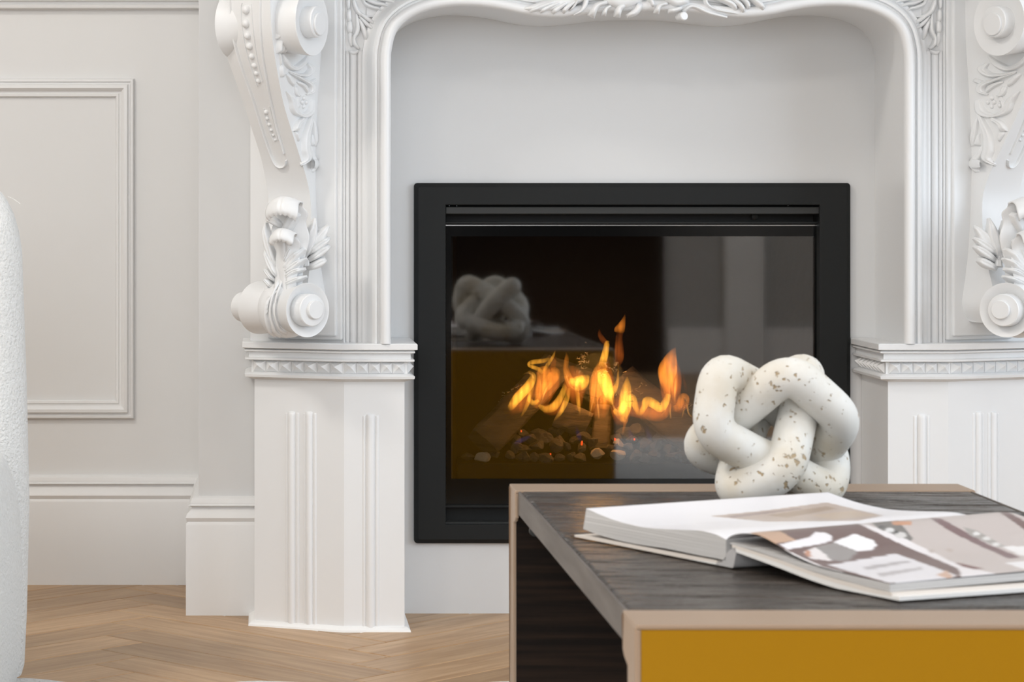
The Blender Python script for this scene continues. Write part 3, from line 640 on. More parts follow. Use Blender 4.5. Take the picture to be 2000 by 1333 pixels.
mb = MB(); a = rect(870, 439.5, 1602, 441.3, D); mb.box((a[0], YG - .004, a[1]), (a[2], YG + .004, a[3])); build(mb, 'glass_retainer', M_chrome, fire, smooth=0)
mb = MB(); a = rect(870, 399, 1602, 440, D + .05); mb.box((a[0], YG + .028, a[1]), (a[2], YG + .034, a[3])); build(mb, 'recess_back', M_pit, fire, smooth=0)
mb = MB(); a = rect(870, 988, 1602, 992, D); mb.box((a[0], D + .002, a[1]), (a[2], YG + .02, a[3])); a = rect(870, 992, 1602, 1020, D + .03); mb.box((a[0], YG + .015, a[1]), (a[2], YG + .02, a[3])); build(mb, 'bottom_rail', M_black, fire, smooth=0)
mb = MB(); a = rect(870, 1020, 1602, 1025, D); mb.box((a[0], D - .004, a[1]), (a[2], YG + .02, a[3])); build(mb, 'bottom_rail', M_bar, fire, smooth=0)
mb = MB(); lathe(mb, Wp(1474, 423.5, YG + .026), (0, -1, 0), [(0, .006), (.003, .006), (.004, .004), (.004, 0)], 16); build(mb, 'screw', M_bar, fire)
for x in (876, 890.5, 1540):
    mb = MB(); lathe(mb, Wp(x, 402.3, YG + .02), (0, -1, 0), [(0, .0022), (.002, .0022), (.003, 0)], 12); build(mb, 'screw', M_chrome, fire)
mb = MB(); a = rect(871, 441, 1601, 990, YG); mb.box((a[0], YG, a[1]), (a[2], YG + .004, a[3])); build(mb, 'glass_pane', M_glass, fire, smooth=0)
fa, fi = rect(871, 441, 1601, 990, YG - .0006), rect(881, 462, 1591, 936, YG - .0006)
mb = MB()
for (xa, za, xb, zb) in ((fa[0], fa[1], fa[2], fi[1]), (fa[0], fi[3], fa[2], fa[3]), (fa[0], fi[1], fi[0], fi[3]), (fi[2], fi[1], fa[2], fi[3])): mb.box((xa, YG - .0006, za), (xb, YG - .0001, zb))
build(mb, 'glass_border', M_frit, fire, smooth=0, label='black printed border round the glass')
# firebox lining: sides taper to the back
YF0, YF1 = YG + .03, D + .34; a = rect(884, 452, 1588, 975, YF0); bX0, bX1 = a[0] + .03, a[2] - .03; bz1 = a[3] - .0
mb = MB(); fl, bk = YF0, YF1
mb.add([(a[0], fl, a[1]), (a[2], fl, a[1]), (bX1, bk, a[1] + .02), (bX0, bk, a[1] + .02), (a[0], fl, bz1), (a[2], fl, bz1), (bX1, bk, bz1), (bX0, bk, bz1)], [(0, 1, 2, 3), (4, 7, 6, 5), (3, 2, 6, 7), (0, 3, 7, 4), (2, 1, 5, 6)])
build(mb, 'firebox', M_fire, fire, smooth=0, recalc=False)
mb = MB(); g0 = rect(870, 441, 1602, 990, YF0); mb.grid([[Vector((g0[0], YF0, g0[1])), Vector((g0[2], YF0, g0[1])), Vector((g0[2], YF0, g0[3])), Vector((g0[0], YF0, g0[3]))], [Vector((a[0], YF0, a[1])), Vector((a[2], YF0, a[1])), Vector((a[2], YF0, a[3])), Vector((a[0], YF0, a[3]))]], closed_u=True)
build(mb, 'seal', M_pit, fire, smooth=0)
YT = D + .075; zT = pyZ(906, YT)
mb = MB(); mb.box((a[0] + .012, YT, a[1] + .002), (a[2] - .012, YT + .015, zT)); mb.box((a[0] + .02, YT + .015, a[1] + .022), (a[2] - .02, bk - .02, zT - .012)); build(mb, 'burner_tray', M_fire, fire, smooth=0)
# fire light
l = bpy.data.lights.new('firelight', 'POINT'); l.energy = .65; l.color = (1, .5, .16); l.shadow_soft_size = .05
o = bpy.data.objects.new('firelight', l); COL.objects.link(o); o.location = Wp(1170, 740, D + .12)

# logs, lying on the coal bed
def log(p0, p1, w_, h_, roll_, seed, label, segs=14):
    p0, p1 = Vector(p0), Vector(p1); ax = (p1 - p0).normalized(); sd = ax.cross(Vector((0, 1, 0))).normalized(); up_ = sd.cross(ax)
    c_, s_ = math.cos(roll_), math.sin(roll_); sd, up_ = sd*c_ + up_*s_, up_*c_ - sd*s_
    rows = []; N = 20
    for i in range(segs + 1):
        t = i/segs; r = []
        for k in range(N):
            th = 2*math.pi*k/N; q = 5.0; ca, sa = math.cos(th), math.sin(th); m_ = (abs(ca)**q + abs(sa)**q)**(-1/q)
            v = sd*ca*w_*m_ + up_*sa*h_*m_; p = p0.lerp(p1, t)
            nn = noise.noise(Vector((k*.9 + seed*7, t*6, seed)))*.10 + noise.noise(Vector((k*2.3, t*22, seed + 5)))*.04
            r.append(p + v*(1 + nn) + ax*noise.noise(Vector((k, seed, 3)))*.004*(1 if i in (0, segs) else 0))
        rows.append(r)
    mb = MB(); mb.grid(rows, closed_u=True); mb.fan(rows[0]); mb.fan(rows[-1], rev=True)
    org = min((v for v in mb.v), key=lambda v: v.z)
    return build(mb, 'log', M_log, origin=org, smooth=40, label=label, cat='log', group='ceramic logs in the gas fire')
yl = D + .13
log(Wp(943, 868, yl - .03), Wp(1085, 718, yl + .08), .030, .021, .25, 1, 'squared grey-brown log leaning up from the left end of the fire')
log(Wp(1358, 868, yl - .01), Wp(1215, 742, yl + .07), .030, .020, -.2, 2, 'grey-brown log sloping down to the right, beside the stone knot')
log(Wp(1075, 722, yl + .145), Wp(1300, 796, yl + .155), .024, .022, .1, 3, 'dark log lying across the back under the tallest flames')
log(Wp(1090, 808, yl + .045), Wp(1150, 834, yl + .03), .026, .021, .05, 4, 'short blunt log in the middle of the fire behind the coals')
log(Wp(1172, 885, yl - .01), Wp(1178, 800, yl + .05), .017, .016, .3, 5, 'upright split log stub in the centre above two pale stones')
# coals
def rock(c, r, seed, m, name, **kw):
    mb = MB(); bm = bmesh.new(); bmesh.ops.create_icosphere(bm, subdivisions=2, radius=1); rnd = random.Random(seed)
    pl_ = [(Vector((rnd.uniform(-1, 1), rnd.uniform(-1, 1), rnd.uniform(-1, 1))).normalized(), rnd.uniform(.42, .72)) for _ in range(8)]
    sc = (rnd.uniform(.85, 1.25), rnd.uniform(.8, 1.1), rnd.uniform(.7, .95)); vs = []
    for v in bm.verts:
        p = v.co.copy()
        for n_, d_ in pl_:
            t = p.dot(n_)
            if t > d_: p -= n_*(t - d_)
        vs.append(Vector(c) + Vector((p.x*sc[0], p.y*sc[1], p.z*sc[2]))*r)
    fs = [tuple(v.index for v in f.verts) for f in bm.faces]; bm.free(); mb.add(vs, fs)
    return build(mb, name, m, origin=(c[0], c[1], min(v.z for v in vs)), smooth=25, **kw)
rnd = random.Random(3); k = 0
ORD = 'first second third fourth fifth sixth seventh eighth ninth tenth eleventh twelfth thirteenth fourteenth fifteenth sixteenth seventeenth eighteenth nineteenth twentieth'.split(); seq = 0; lastrow = -1
for row, (Y, ya, n_, r) in enumerate(((YT + .025, 893, 21, .0135), (YT + .045, 880, 20, .0145), (YT + .068, 870, 18, .0155), (YT + .095, 862, 16, .016))):
    for i in range(n_):
        x = 905 + (1420 - 905)*(i + .5 + rnd.uniform(-.25, .25))/n_ + (row % 2)*8
        if row == 0 and (925 < x < 965 or 1155 < x < 1222): continue
        if x < 985 and row in (1, 2, 3) : continue
        seq = seq + 1 if (k and lastrow == row) else 1; lastrow = row
        bump_ = 12*math.exp(-((x - 1160)/170)**2)*row
        yy = ya - bump_*.5 + rnd.uniform(-5, 3)
        rock(Wp(x, yy, Y), r*rnd.uniform(.8, 1.2), 100 + k, M_coal, 'coal', label='dark coal, ' + ORD[seq - 1] + ' from the left in the ' + ('front', 'second', 'third', 'rear')[row] + ' row of the fire bed', cat='coal', group='coals in the fire bed'); k += 1
rock(Wp(940, 893, YT + .02), .0175, 11, M_stone, 'stone', label='pale flat stone at the left end of the coal bed', cat='stone', group='pale stones in the fire bed')
rock(Wp(1170, 887, YT + .018), .0135, 15, M_stone, 'stone', label='pale angular stone in the coal bed, left of a close pair', cat='stone', group='pale stones in the fire bed')
rock(Wp(1204, 888, YT + .018), .0150, 19, M_stone, 'stone', label='pale notched stone in the coal bed, right of a close pair', cat='stone', group='pale stones in the fire bed')
rock(Wp(1209, 867, YT + .05), .0115, 23, M_stone, 'stone', label='small pale stone with glowing rim behind the pair of stones', cat='stone', group='pale stones in the fire bed')
# glowing embers
for i, (x, y, r, lb) in enumerate(((1136, 868, .0028, 'tall red ember glowing in a crack of the coal bed'), (1239, 859, .0022, 'bright red ember dot right of the centre log'), (1018, 843, .002, 'small red ember under the left log'), (1075, 888, .002, 'dim red ember between the front coals'), (1201, 859, .0026, 'red ember on the rim of the small pale stone'))):
    mb = MB(); P = Wp(x, y, YT + .03)
    tube(mb, [P + Vector((0, 0, -r*.8)), P + Vector((.0004, 0, r)), P + Vector((.001, 0, r*(2.2 if i == 0 else .6)))], [r*.6, r*.8, r*.3], 8); build(mb, 'ember', M_ember, origin=P, label=lb, cat='ember', group='embers in the coal bed')
# flames: each a thing, its tongues parts
def flame(label, tongues, Y):
    tongues = tongues + VEIL.get(label.split()[0] + ' ' + label.split()[1], [])
    base = Wp(tongues[0][0][0][0], tongues[0][0][0][1], Y); root = empty('flame', base, label=label, cat='flame', group='flames over the logs')
    for pts, wd, m in tongues:
        dat = crom([(x, y, w_) for (x, y), w_ in zip(pts, wd)], 6); mb = MB()
        tube(mb, [Wp(x, y, Y + .006*math.sin(y*.05)) for x, y, _ in dat], [max(w_*1.12, .5)/2*Y/F for _, _, w_ in dat], 12, flat=((0, 1, 0), .62)); build(mb, 'tongue', m, root, smooth=80)
yF = YT + .045
VEIL = {
 'leftmost flame': [([(996, 815), (1018, 782), (1036, 758), (1040, 742)], [14, 34, 26, 4], M_fl_r)],
 'tall left': [([(1054, 800), (1066, 762), (1072, 740), (1070, 716)], [16, 36, 42, 10], M_fl_r), ([(1074, 735), (1081, 712), (1084, 690)], [12, 10, 2], M_fl_r)],
 'heart-shaped flame': [([(1130, 800), (1124, 766), (1124, 744), (1116, 715)], [10, 36, 42, 10], M_fl_r)],
 'tall central': [([(1168, 815), (1176, 775), (1178, 740), (1182, 700)], [26, 44, 40, 12], M_fl_r), ([(1180, 800), (1184, 770), (1182, 745)], [16, 22, 10], M_fl_o)],
 'bright yellow-white': [([(1212, 830), (1214, 796), (1222, 762)], [20, 38, 14], M_fl_r)],
 'rippling low': [([(1232, 800), (1262, 802), (1290, 806), (1304, 786)], [26, 34, 30, 20], M_fl_r)],
 'tall tapering': [([(1310, 805), (1310, 765), (1310, 730), (1314, 695)], [20, 36, 38, 12], M_fl_r)],
 'small hooked': [([(1322, 806), (1332, 790), (1338, 785)], [12, 26, 16], M_fl_r)],
 'low curved': [([(1062, 800), (1084, 798), (1098, 775)], [16, 26, 16], M_fl_r)]}
y_, o_m, r_m, f_m, b_m = M_fl_y, M_fl_o, M_fl_r, M_fl_f, M_fl_b
flame('leftmost flame curling up over the leaning log', [([(988, 818), (1005, 785), (1030, 757), (1041, 738), (1036, 728), (1030, 726)], [4, 16, 17, 13, 6, 1.5], y_), ([(1016, 818), (1028, 795), (1036, 770), (1043, 745)], [2, 7, 8, 4], y_), ([(1036, 772), (1034, 780), (1042, 788), (1052, 782)], [4, 8, 10, 6], y_), ([(1042, 740), (1038, 731), (1028, 729), (1022, 732)], [4, 3, 2, 1], f_m)], yF)
flame('tall left flame with a hooked top reaching leftwards', [([(1046, 798), (1052, 770), (1058, 745), (1062, 728), (1060, 716)], [8, 14, 20, 26, 14], o_m), ([(1050, 792), (1058, 768), (1072, 748), (1084, 730), (1080, 718)], [6, 12, 20, 20, 8], o_m), ([(1060, 730), (1052, 722), (1034, 714), (1040, 708), (1062, 705), (1074, 700)], [6, 8, 7, 9, 8, 4], y_), ([(1062, 726), (1070, 712), (1080, 697), (1085, 684)], [6, 7, 5, 1], y_), ([(1050, 786), (1056, 760), (1054, 738), (1051, 728)], [2.2, 2.2, 2, 1.5], f_m), ([(1056, 790), (1066, 762), (1076, 748)], [3, 3, 1.5], f_m)], yF + .01)
flame('low curved flame joining the left flame to the heart-shaped one', [([(1052, 792), (1066, 800), (1082, 795), (1094, 778), (1102, 760), (1101, 748)], [6, 13, 15, 12, 10, 2], y_), ([(1082, 823), (1096, 804), (1106, 782), (1112, 758)], [3, 8, 10, 6], y_)], yF - .004)
flame('heart-shaped flame with a thin tip left of centre', [([(1133, 812), (1130, 790), (1128, 770), (1126, 758)], [2, 7, 8, 8], y_), ([(1126, 762), (1116, 750), (1109, 735), (1105, 718), (1107, 700), (1106, 689)], [10, 17, 14, 10, 8, 1], o_m), ([(1126, 762), (1134, 752), (1142, 742), (1150, 734)], [10, 22, 20, 5], y_), ([(1112, 744), (1124, 746), (1140, 738)], [10, 18, 14], y_), ([(1126, 764), (1114, 754), (1108, 740), (1103, 726)], [3, 3, 2.5, 1.5], f_m)], yF)
flame('tall central flame with a wide body and curling tip', [([(1152, 812), (1160, 780), (1166, 755), (1172, 730), (1178, 708)], [5, 16, 30, 28, 16], o_m), ([(1196, 790), (1188, 765), (1180, 740), (1174, 722)], [10, 20, 24, 16], y_), ([(1175, 716), (1181, 695), (1184, 680), (1186, 670), (1190, 667)], [14, 13, 11, 9, 2], y_), ([(1184, 672), (1176, 662), (1171, 652), (1171, 642)], [10, 10, 7, 1], r_m), ([(1150, 815), (1158, 785), (1163, 755), (1165, 720), (1168, 704)], [2.5, 3, 3, 2.5, 1], f_m), ([(1168, 800), (1167, 780), (1168, 765)], [2, 2.4, 1], f_m), ([(1170, 818), (1168, 795), (1166, 780)], [3, 3.5, 1.5], f_m)], yF + .005)
flame('detached faint flame with an arrow-shaped top, highest of all', [([(1206, 716), (1209, 700), (1209, 680), (1209, 662), (1211, 650)], [8, 17, 17, 13, 12], r_m), ([(1209, 650), (1210, 645), (1214, 636), (1218, 625), (1221, 614)], [16, 19, 14, 7, 1], o_m), ([(1202, 706), (1203, 680), (1204, 655)], [2, 2, 1.5], o_m)], yF + .02)
flame('thin flame thread between the central flame and the next', [([(1192, 778), (1198, 764), (1205, 750), (1207, 730), (1208, 712)], [6, 12, 7, 4, 1], y_), ([(1196, 792), (1192, 775), (1196, 764)], [6, 8, 6], y_)], yF + .002)
flame('bright yellow-white flame right of centre with a red base', [([(1216, 824), (1220, 800), (1221, 778), (1224, 755), (1225, 736)], [10, 22, 22, 16, 2], y_), ([(1199, 800), (1206, 806), (1214, 800), (1222, 786)], [6, 14, 16, 12], y_), ([(1198, 804), (1210, 816), (1222, 824), (1224, 810)], [3, 8, 8, 4], o_m), ([(1215, 850), (1219, 835), (1222, 822)], [3, 5, 6], o_m), ([(1194, 780), (1200, 798), (1212, 806)], [3, 4, 3], f_m)], yF - .01)
flame('rippling low flame running right along the log', [([(1228, 796), (1232, 778), (1238, 786), (1244, 802), (1250, 808), (1258, 796), (1264, 784), (1278, 790), (1290, 798), (1300, 786), (1306, 770)], [8, 16, 14, 9, 10, 11, 17, 17, 15, 14, 10], y_)], yF)
flame('tall tapering orange flame near the right end', [([(1304, 780), (1304, 760), (1302, 740), (1304, 722), (1310, 702), (1315, 688), (1320, 678)], [8, 18, 28, 34, 24, 12, 1], o_m), ([(1316, 790), (1317, 765), (1316, 740), (1318, 715)], [5, 10, 14, 8], o_m), ([(1290, 814), (1302, 798), (1307, 772), (1309, 745)], [1.6, 2.6, 2.6, 2], f_m), ([(1310, 818), (1309, 800), (1311, 780)], [3, 3, 1.5], f_m), ([(1318, 790), (1318, 765), (1320, 740)], [3, 3, 2], f_m)], yF + .006)
flame('small hooked flame at the right beside the stone knot', [([(1318, 792), (1321, 800), (1328, 790), (1334, 776), (1341, 780), (1342, 796)], [7, 11, 13, 15, 11, 4], o_m), ([(1342, 790), (1345, 808), (1354, 815), (1362, 808)], [3, 3, 3, 2.5], f_m), ([(1332, 816), (1336, 800), (1338, 788)], [2, 2.6, 2], f_m)], yF + .003)
flame('faint wisp above the small right flame', [([(1341, 768), (1337, 748), (1332, 722)], [3, 5, 1], r_m)], yF + .01)
for x, lb in ((985, 'faint blue flame by the left log'), (1133, 'faint blue flame left of the ember crack'), (1235, 'faint blue flame above the ember dot'), (1270, 'faint blue flame at the right over dark coals')):
    flame(lb, [([(x, 862), (x - 3, 850), (x - 9, 832)] if x > 1000 else [(x + 20, 868), (x + 35, 860), (x + 55, 850)], [6, 9, 3], b_m)], yF - .01)
# glowing wire-wool threads on the logs
rnd = random.Random(9)
def wool(cx, cy, sx, sy, n_, label):
    root = MB()
    for i in range(n_):
        x, y = cx + rnd.gauss(0, sx), cy + rnd.gauss(0, sy); p = [Wp(x + rnd.uniform(-4, 4), y + rnd.uniform(-3, 3), yF + .025 + rnd.uniform(-.004, .004)) for _ in range(4)]
        tube(root, [Vector(q) for q in crom([tuple(v) for v in p], 4)], .00035, 5)
    build(root, 'wire_wool', M_wool, origin=root.v[0], smooth=0, label=label, cat='wire wool', group='wire wool tufts on the logs')
M_wool = mat('wire_wool', (.35, .29, .2), .4, .6)
wool(1138, 706, 4, 12, 26, 'tuft of fine wire wool at the apex of the logs'); wool(1005, 775, 16, 16, 20, 'wire wool strands on the upper end of the left log'); wool(1185, 725, 18, 10, 18, 'wire wool strands behind the central flame'); wool(1345, 800, 12, 10, 14, 'wire wool strands on the right log'); wool(1240, 765, 14, 8, 14, 'wire wool strands under the right flames')

# ------------------------------------------------------------------ rug and armchair
def rug_edge(X):
    return 3.715 + .045*math.exp(-((X + .37)/.09)**2) + .022*math.exp(-((X + .005)/.055)**2) - .035*math.exp(-((X + .2)/.09)**2) + (.02*math.sin(X*19 + .6) if X > .1 or X < -.6 else 0)
mb = MB(); rows = []; nx = 150; X0, X1 = -1.9, 2.4
for t_, z in ((0, 0), (.004, .010), (.012, .017), (.03, .020), (.3, .021), (1.2, .021), (2.1, .021), (2.47, .020), (2.49, .010), (2.50, 0)):
    rows.append([Vector((X0 + (X1 - X0)*i/nx, rug_edge(X0 + (X1 - X0)*i/nx) - t_, z + (.0012*noise.noise(Vector((i*1.3, t_*9, 0))) if z > .012 else 0))) for i in range(nx + 1)])
mb.grid(rows); mb.fan([r[0] for r in rows], rev=True); mb.fan([r[-1] for r in rows])
build(mb, 'rug', M_rug, origin=(0, 2.4, 0), smooth=60, label='thick white rug with a scalloped edge on the oak floor', cat='rug')
chair = empty('armchair', (-.8, 3.55, .02), label='white boucle armchair at the left edge of the picture on the rug', cat='armchair')
def slab(name, x0, x1, y0, y1, z0, z1, rxy, prof, parent):
    """soft upholstered block: rounded plan, edge profile prof = (t of height, inset)"""
    rows = []
    for t, ins_ in prof:
        z = z0 + (z1 - z0)*t; pts = []
        a, b, c_, d_ = x0 + ins_, y0 + ins_, x1 - ins_, y1 - ins_; r = max(.002, min(rxy - ins_*.97, (c_ - a)*.49, (d_ - b)*.49))
        for cx_, cy_, a0 in ((a + r, b + r, 180), (c_ - r, b + r, 270), (c_ - r, d_ - r, 0), (a + r, d_ - r, 90)):
            for k in range(9): th = math.radians(a0 + 90*k/8); p = Vector((cx_ + r*math.cos(th), cy_ + r*math.sin(th), z)); pts.append(p + Vector((1, .4, 0))*.0016*noise.noise(p*14))
        rows.append(pts)
    mb = MB(); mb.grid(rows, closed_u=True); mb.fan(rows[0], rev=True); mb.fan(rows[-1]); return build(mb, name, M_boucle, parent, smooth=70)
slab('backrest', -1.30, pxX(62, 3.79), 3.67, 3.83, .022, pyZ(374, 3.75) + .014, .075, [(0, .012), (.02, .008), (.12, .004), (.35, 0), (.6, .004), (.78, .008), (.86, .011), (.90, .016), (.935, .023), (.96, .032), (.978, .041), (.989, .052), (.9965, .064), (1, .078)], chair)
ap = [(0, .020), (.03, .010), (.15, .004), (.45, 0), (.7, .004), (.82, .012), (.9, .022), (.96, .038), (1, .07)]
slab('arm', -.62, pxX(44, 3.64) + .004, 3.02, 3.70, .022, pyZ(865, 3.62) + .01, .10, ap, chair)
slab('arm', -1.30, -1.06, 3.02, 3.70, .022, pyZ(865, 3.62) + .01, .10, ap, chair)
slab('seat_cushion', -1.07, -.60, 3.00, 3.70, .022, .34, .05, [(0, .01), (.1, 0), (.8, 0), (.93, .01), (1, .04)], chair)
mb = MB(); tube(mb, [Wp(15, 384, 3.76), Wp(28, 390, 3.755), Wp(40, 399, 3.75)], .0006, 6); build(mb, 'loose_thread', M_boucle, chair)

# ------------------------------------------------------------------ coffee table
zt = .3885; YN, YNi = .4428*D, .4594*D; YFo, YFi = .673*D, .6567*D; TX0 = .2906; TX1 = .8270
table = empty('coffee_table', ((TX0 + TX1)/2, (YN + YFo)/2, .0235), label='coffee table with dark wood top and mustard yellow end panel in the foreground', cat='coffee table')
mb = MB(); mb.box((TX0 + .006, YNi + .001, zt - .028), (TX1 - .006, YFi - .001, zt - .001))
top = build(mb, 'table_top', M_top, table, smooth=0, bevel=.004)
for xa, xb in ((TX0 + .003, TX0 + .0062), (TX1 - .0062, TX1 - .003)):
    mb = MB(); mb.box((xa, YNi + .001, zt - .0282), (xb, YFi - .001, zt - .0012)); build(mb, 'edge_band', M_edge, table, smooth=0, bevel=.0008)
def endpanel(yo, yi, sgn):
    p = empty('end_panel', ((TX0 + TX1)/2, yo, .0235), table); th = abs(yi - yo); zb = .0235; ystep = yo + sgn*th*.62
    # metal edge: L-section top bar, two uprights that step back below it
    mb = MB(); prof = [(TX0, TX1)]
    a, b = min(yo, yi), max(yo, yi)
    mb.box((TX0, a, zt - .004), (TX1, b, zt))
    for xa, xb in ((TX0, TX0 + .004), (TX1 - .004, TX1)):
        lo, hi = (yo, ystep) if sgn > 0 else (ystep, yo)
        pts = [(yo, zb), (yo, zt - .004), (yi, zt - .004), (yi, zt - .032), (yi - sgn*th*.12, zt - .037), (ystep, zt - .041), (ystep, zb)]
        vs = [Vector((xa, y, z)) for y, z in pts] + [Vector((xb, y, z)) for y, z in pts]; n_ = len(pts)
        mb.add(vs, [tuple(range(n_)), tuple(range(2*n_ - 1, n_ - 1, -1))] + [(i, (i+1) % n_, n_ + (i+1) % n_, n_ + i) for i in range(n_)])
    build(mb, 'metal_edging', M_tan, p, smooth=0, bevel=.0012)
    mb = MB(); yy = sorted((yo + sgn*.001, yo + sgn*.012)); mb.box((TX0 + .0042, yy[0], zb), (TX1 - .0042, yy[1], zt - .0042)); build(mb, 'lacquer_panel', M_yellow, p, smooth=0)
    mb = MB(); yy = sorted((yo + sgn*.012, ystep - sgn*.001)); mb.box((TX0 + .0042, yy[0], zb), (TX1 - .0042, yy[1], zt - .032)); build(mb, 'wood_lining', M_wenge, p, smooth=0)
endpanel(YN, YNi, 1); endpanel(YFo, YFi, -1)
mb = MB(); mb.box((TX0 + .03, YFi - .02, zt - .045), (TX1 - .03, YFi - .002, zt - .029)); build(mb, 'support_rail', M_wenge, table, smooth=0)
mb = MB(); P = Wp(1043, 1037, YFi - .03); lathe(mb, P, (0, -1, 0), [(0, .006), (.008, .006), (.009, .004), (.009, 0)], 16); build(mb, 'bracket_screw', M_bar, table)

# ------------------------------------------------------------------ open book
G0 = Vector((.4224, 2.287)); tdir = Vector((.47, -.883)).normalized(); fdir = Vector((.925, .38)).normalized()
def tail(px):
    k = (px - CX)/F; u = (k*G0.y - G0.x)/(tdir.x - k*tdir.y); return G0 + tdir*u, u
def tp(px, py):
    p, u = tail(px); return Vector((p.x, p.y, max(zt + .0006, H - (py - CY)*p.y/F)))
HB = .285; FD = Vector((fdir.x, fdir.y, 0))
book = empty('open_book', (G0.x, G0.y, zt), label='thick open picture book lying on the coffee table before the stone knot', cat='book')
Ltop = [(1145, 994), (1172, 1006), (1201, 1017), (1230, 1025), (1259, 1031), (1305, 1034.5), (1363, 1037), (1385, 1041), (1401, 1046), (1418, 1055)]
Lbot = [(1139, 1034), (1172, 1046), (1207, 1056), (1240, 1063), (1272, 1068), (1305, 1073), (1363, 1085), (1385, 1089), (1402, 1092), (1418, 1096)]
Rtop = [(1419, 1054), (1426, 1048), (1438, 1043.5), (1455, 1042), (1478, 1044.5), (1496, 1052), (1514, 1062), (1535, 1075), (1556, 1087), (1601, 1106), (1660, 1121), (1700, 1131), (1738, 1140)]
def dense(l, n=7): return crom(l, n)
def srgb(r, g, b):
    f = lambda c: ((c/255 + .055)/1.055)**2.4 if c > 10 else c/255/12.92
    return (f(r*.94), f(g*.94), f(b*.94), 1)
def c5(*pts): return [(1400 + x/3.078, 900 + y/3.078) for x, y in pts]
def inside(p, poly):
    x, y = p; r = False; n_ = len(poly)
    for i in range(n_):
        (xa, ya), (xb, yb) = poly[i], poly[i-1]
        if (ya > y) != (yb > y) and x < (xb - xa)*(y - ya)/(yb - ya) + xa: r = not r
    return r
RP = [(c5((850, 385), (2600, 150), (2600, 1200), (1480, 715), (1450, 660), (1100, 500)), (198, 188, 184)), (c5((930, 375), (1090, 360), (1180, 470), (1150, 500), (1010, 440)), (120, 116, 112)), (c5((1050, 365), (1170, 365), (1170, 388), (1060, 388)), (205, 150, 115)),
      (c5((1280, 345), (1350, 350), (1500, 430), (1620, 500), (1830, 585), (1760, 592), (1560, 505), (1400, 425)), (122, 96, 96)), (c5((1690, 305), (1740, 305), (1860, 370), (2050, 500), (1960, 500), (1800, 380)), (120, 96, 92)), (c5((1480, 400), (1560, 420), (1740, 520), (1680, 520), (1520, 450)), (165, 160, 155)),
      (c5((1400, 610), (1470, 620), (1600, 650), (1500, 660)), (128, 96, 92)), (c5((1720, 520), (2100, 500), (2100, 580), (1820, 570)), (240, 238, 238)), (c5((1730, 615), (2100, 590), (2100, 660), (1850, 655)), (238, 236, 238)),
      (c5((190, 425), (850, 380), (1100, 500), (1450, 650), (1480, 715), (1030, 740), (640, 640), (420, 540)), (112, 90, 86)), (c5((190, 430), (380, 425), (480, 480), (350, 500)), (196, 163, 138)), (c5((380, 505), (560, 460), (590, 430), (660, 435), (695, 455), (690, 482), (640, 500), (430, 535)), (240, 238, 242)),
      (c5((590, 520), (720, 490), (850, 545), (800, 600), (690, 605)), (150, 145, 143)), (c5((700, 490), (830, 440), (940, 480), (962, 508), (930, 540), (850, 548)), (246, 245, 248)), (c5((520, 550), (590, 520), (660, 570), (690, 605), (560, 590)), (232, 226, 226)), (c5((530, 545), (560, 540), (570, 580), (530, 575)), (190, 140, 115)),
      (c5((670, 630), (1080, 560), (1330, 650), (1440, 690), (1410, 712), (1040, 738)), (228, 226, 230)), (c5((880, 640), (1150, 600), (1160, 612), (900, 660)), (180, 176, 178)), (c5((960, 680), (1230, 640), (1240, 655), (990, 700)), (188, 184, 186)), (c5((1320, 690), (1380, 660), (1420, 700), (1400, 712)), (206, 172, 150)),
      (c5((865, 385), (905, 385), (1130, 470), (1480, 640), (1720, 690), (1480, 716), (1450, 650), (1100, 500)), (234, 230, 232))]
RDOT = [(1040, 418, 26, (222, 222, 222)), (1105, 450, 36, (214, 212, 210)), (990, 400, 18, (90, 88, 86)), (1080, 430, 14, (70, 68, 66)), (1560, 440, 22, (226, 224, 222)), (1620, 470, 22, (222, 220, 218)), (1680, 505, 24, (226, 224, 222)), (1400, 540, 20, (186, 172, 165)), (1290, 545, 18, (185, 174, 168))]
LP = [(c5((-40, 335), (300, 300), (660, 252), (860, 300), (1000, 332), (850, 362), (300, 368), (60, 345)), (196, 180, 170)), (c5((300, 330), (660, 275), (720, 290), (420, 345)), (176, 156, 140)), (c5((60, 335), (500, 285), (520, 292), (100, 345)), (168, 150, 146)), (c5((560, 330), (820, 300), (960, 330), (700, 355)), (205, 186, 168))]
def page(name, near, rows_n, polys, dots, base, sag=0, far_dz=0.0):
    dn = dense(near, 10); mb = MB(); rows = []
    for j in range(rows_n + 1):
        v = j/rows_n; rows.append([tp(x, y) + FD*HB*v + Vector((0, 0, far_dz*v)) for x, y in dn])
    mb.grid(rows); o = build(mb, name, M_print, book, smooth=80, recalc=False); me = o.data
    at = me.color_attributes.new('print', 'FLOAT_COLOR', 'POINT')
    for i, v in enumerate(me.vertices):
        wv = v.co + ORIG[book]; q = proj(wv); c_ = base
        for poly, col in polys:
            if inside(q, poly): c_ = col
        for dx, dy, r, col in dots:
            cx_, cy_ = 1400 + dx/3.078, 900 + dy/3.078
            if ((q[0] - cx_)/r*3.078)**2 + ((q[1] - cy_)/r*5.5)**2 < 1: c_ = col
        at.data[i].color = srgb(*c_)
    so = o.modifiers.new('thickness', 'SOLIDIFY'); so.thickness = .0004; so.offset = -1
    return o
page('left_page', [(x, y - .6) for x, y in Ltop], 150, LP, [], (243, 242, 246), far_dz=.004); page('right_page', Rtop, 170, RP, RDOT, (236, 234, 236), far_dz=.006)
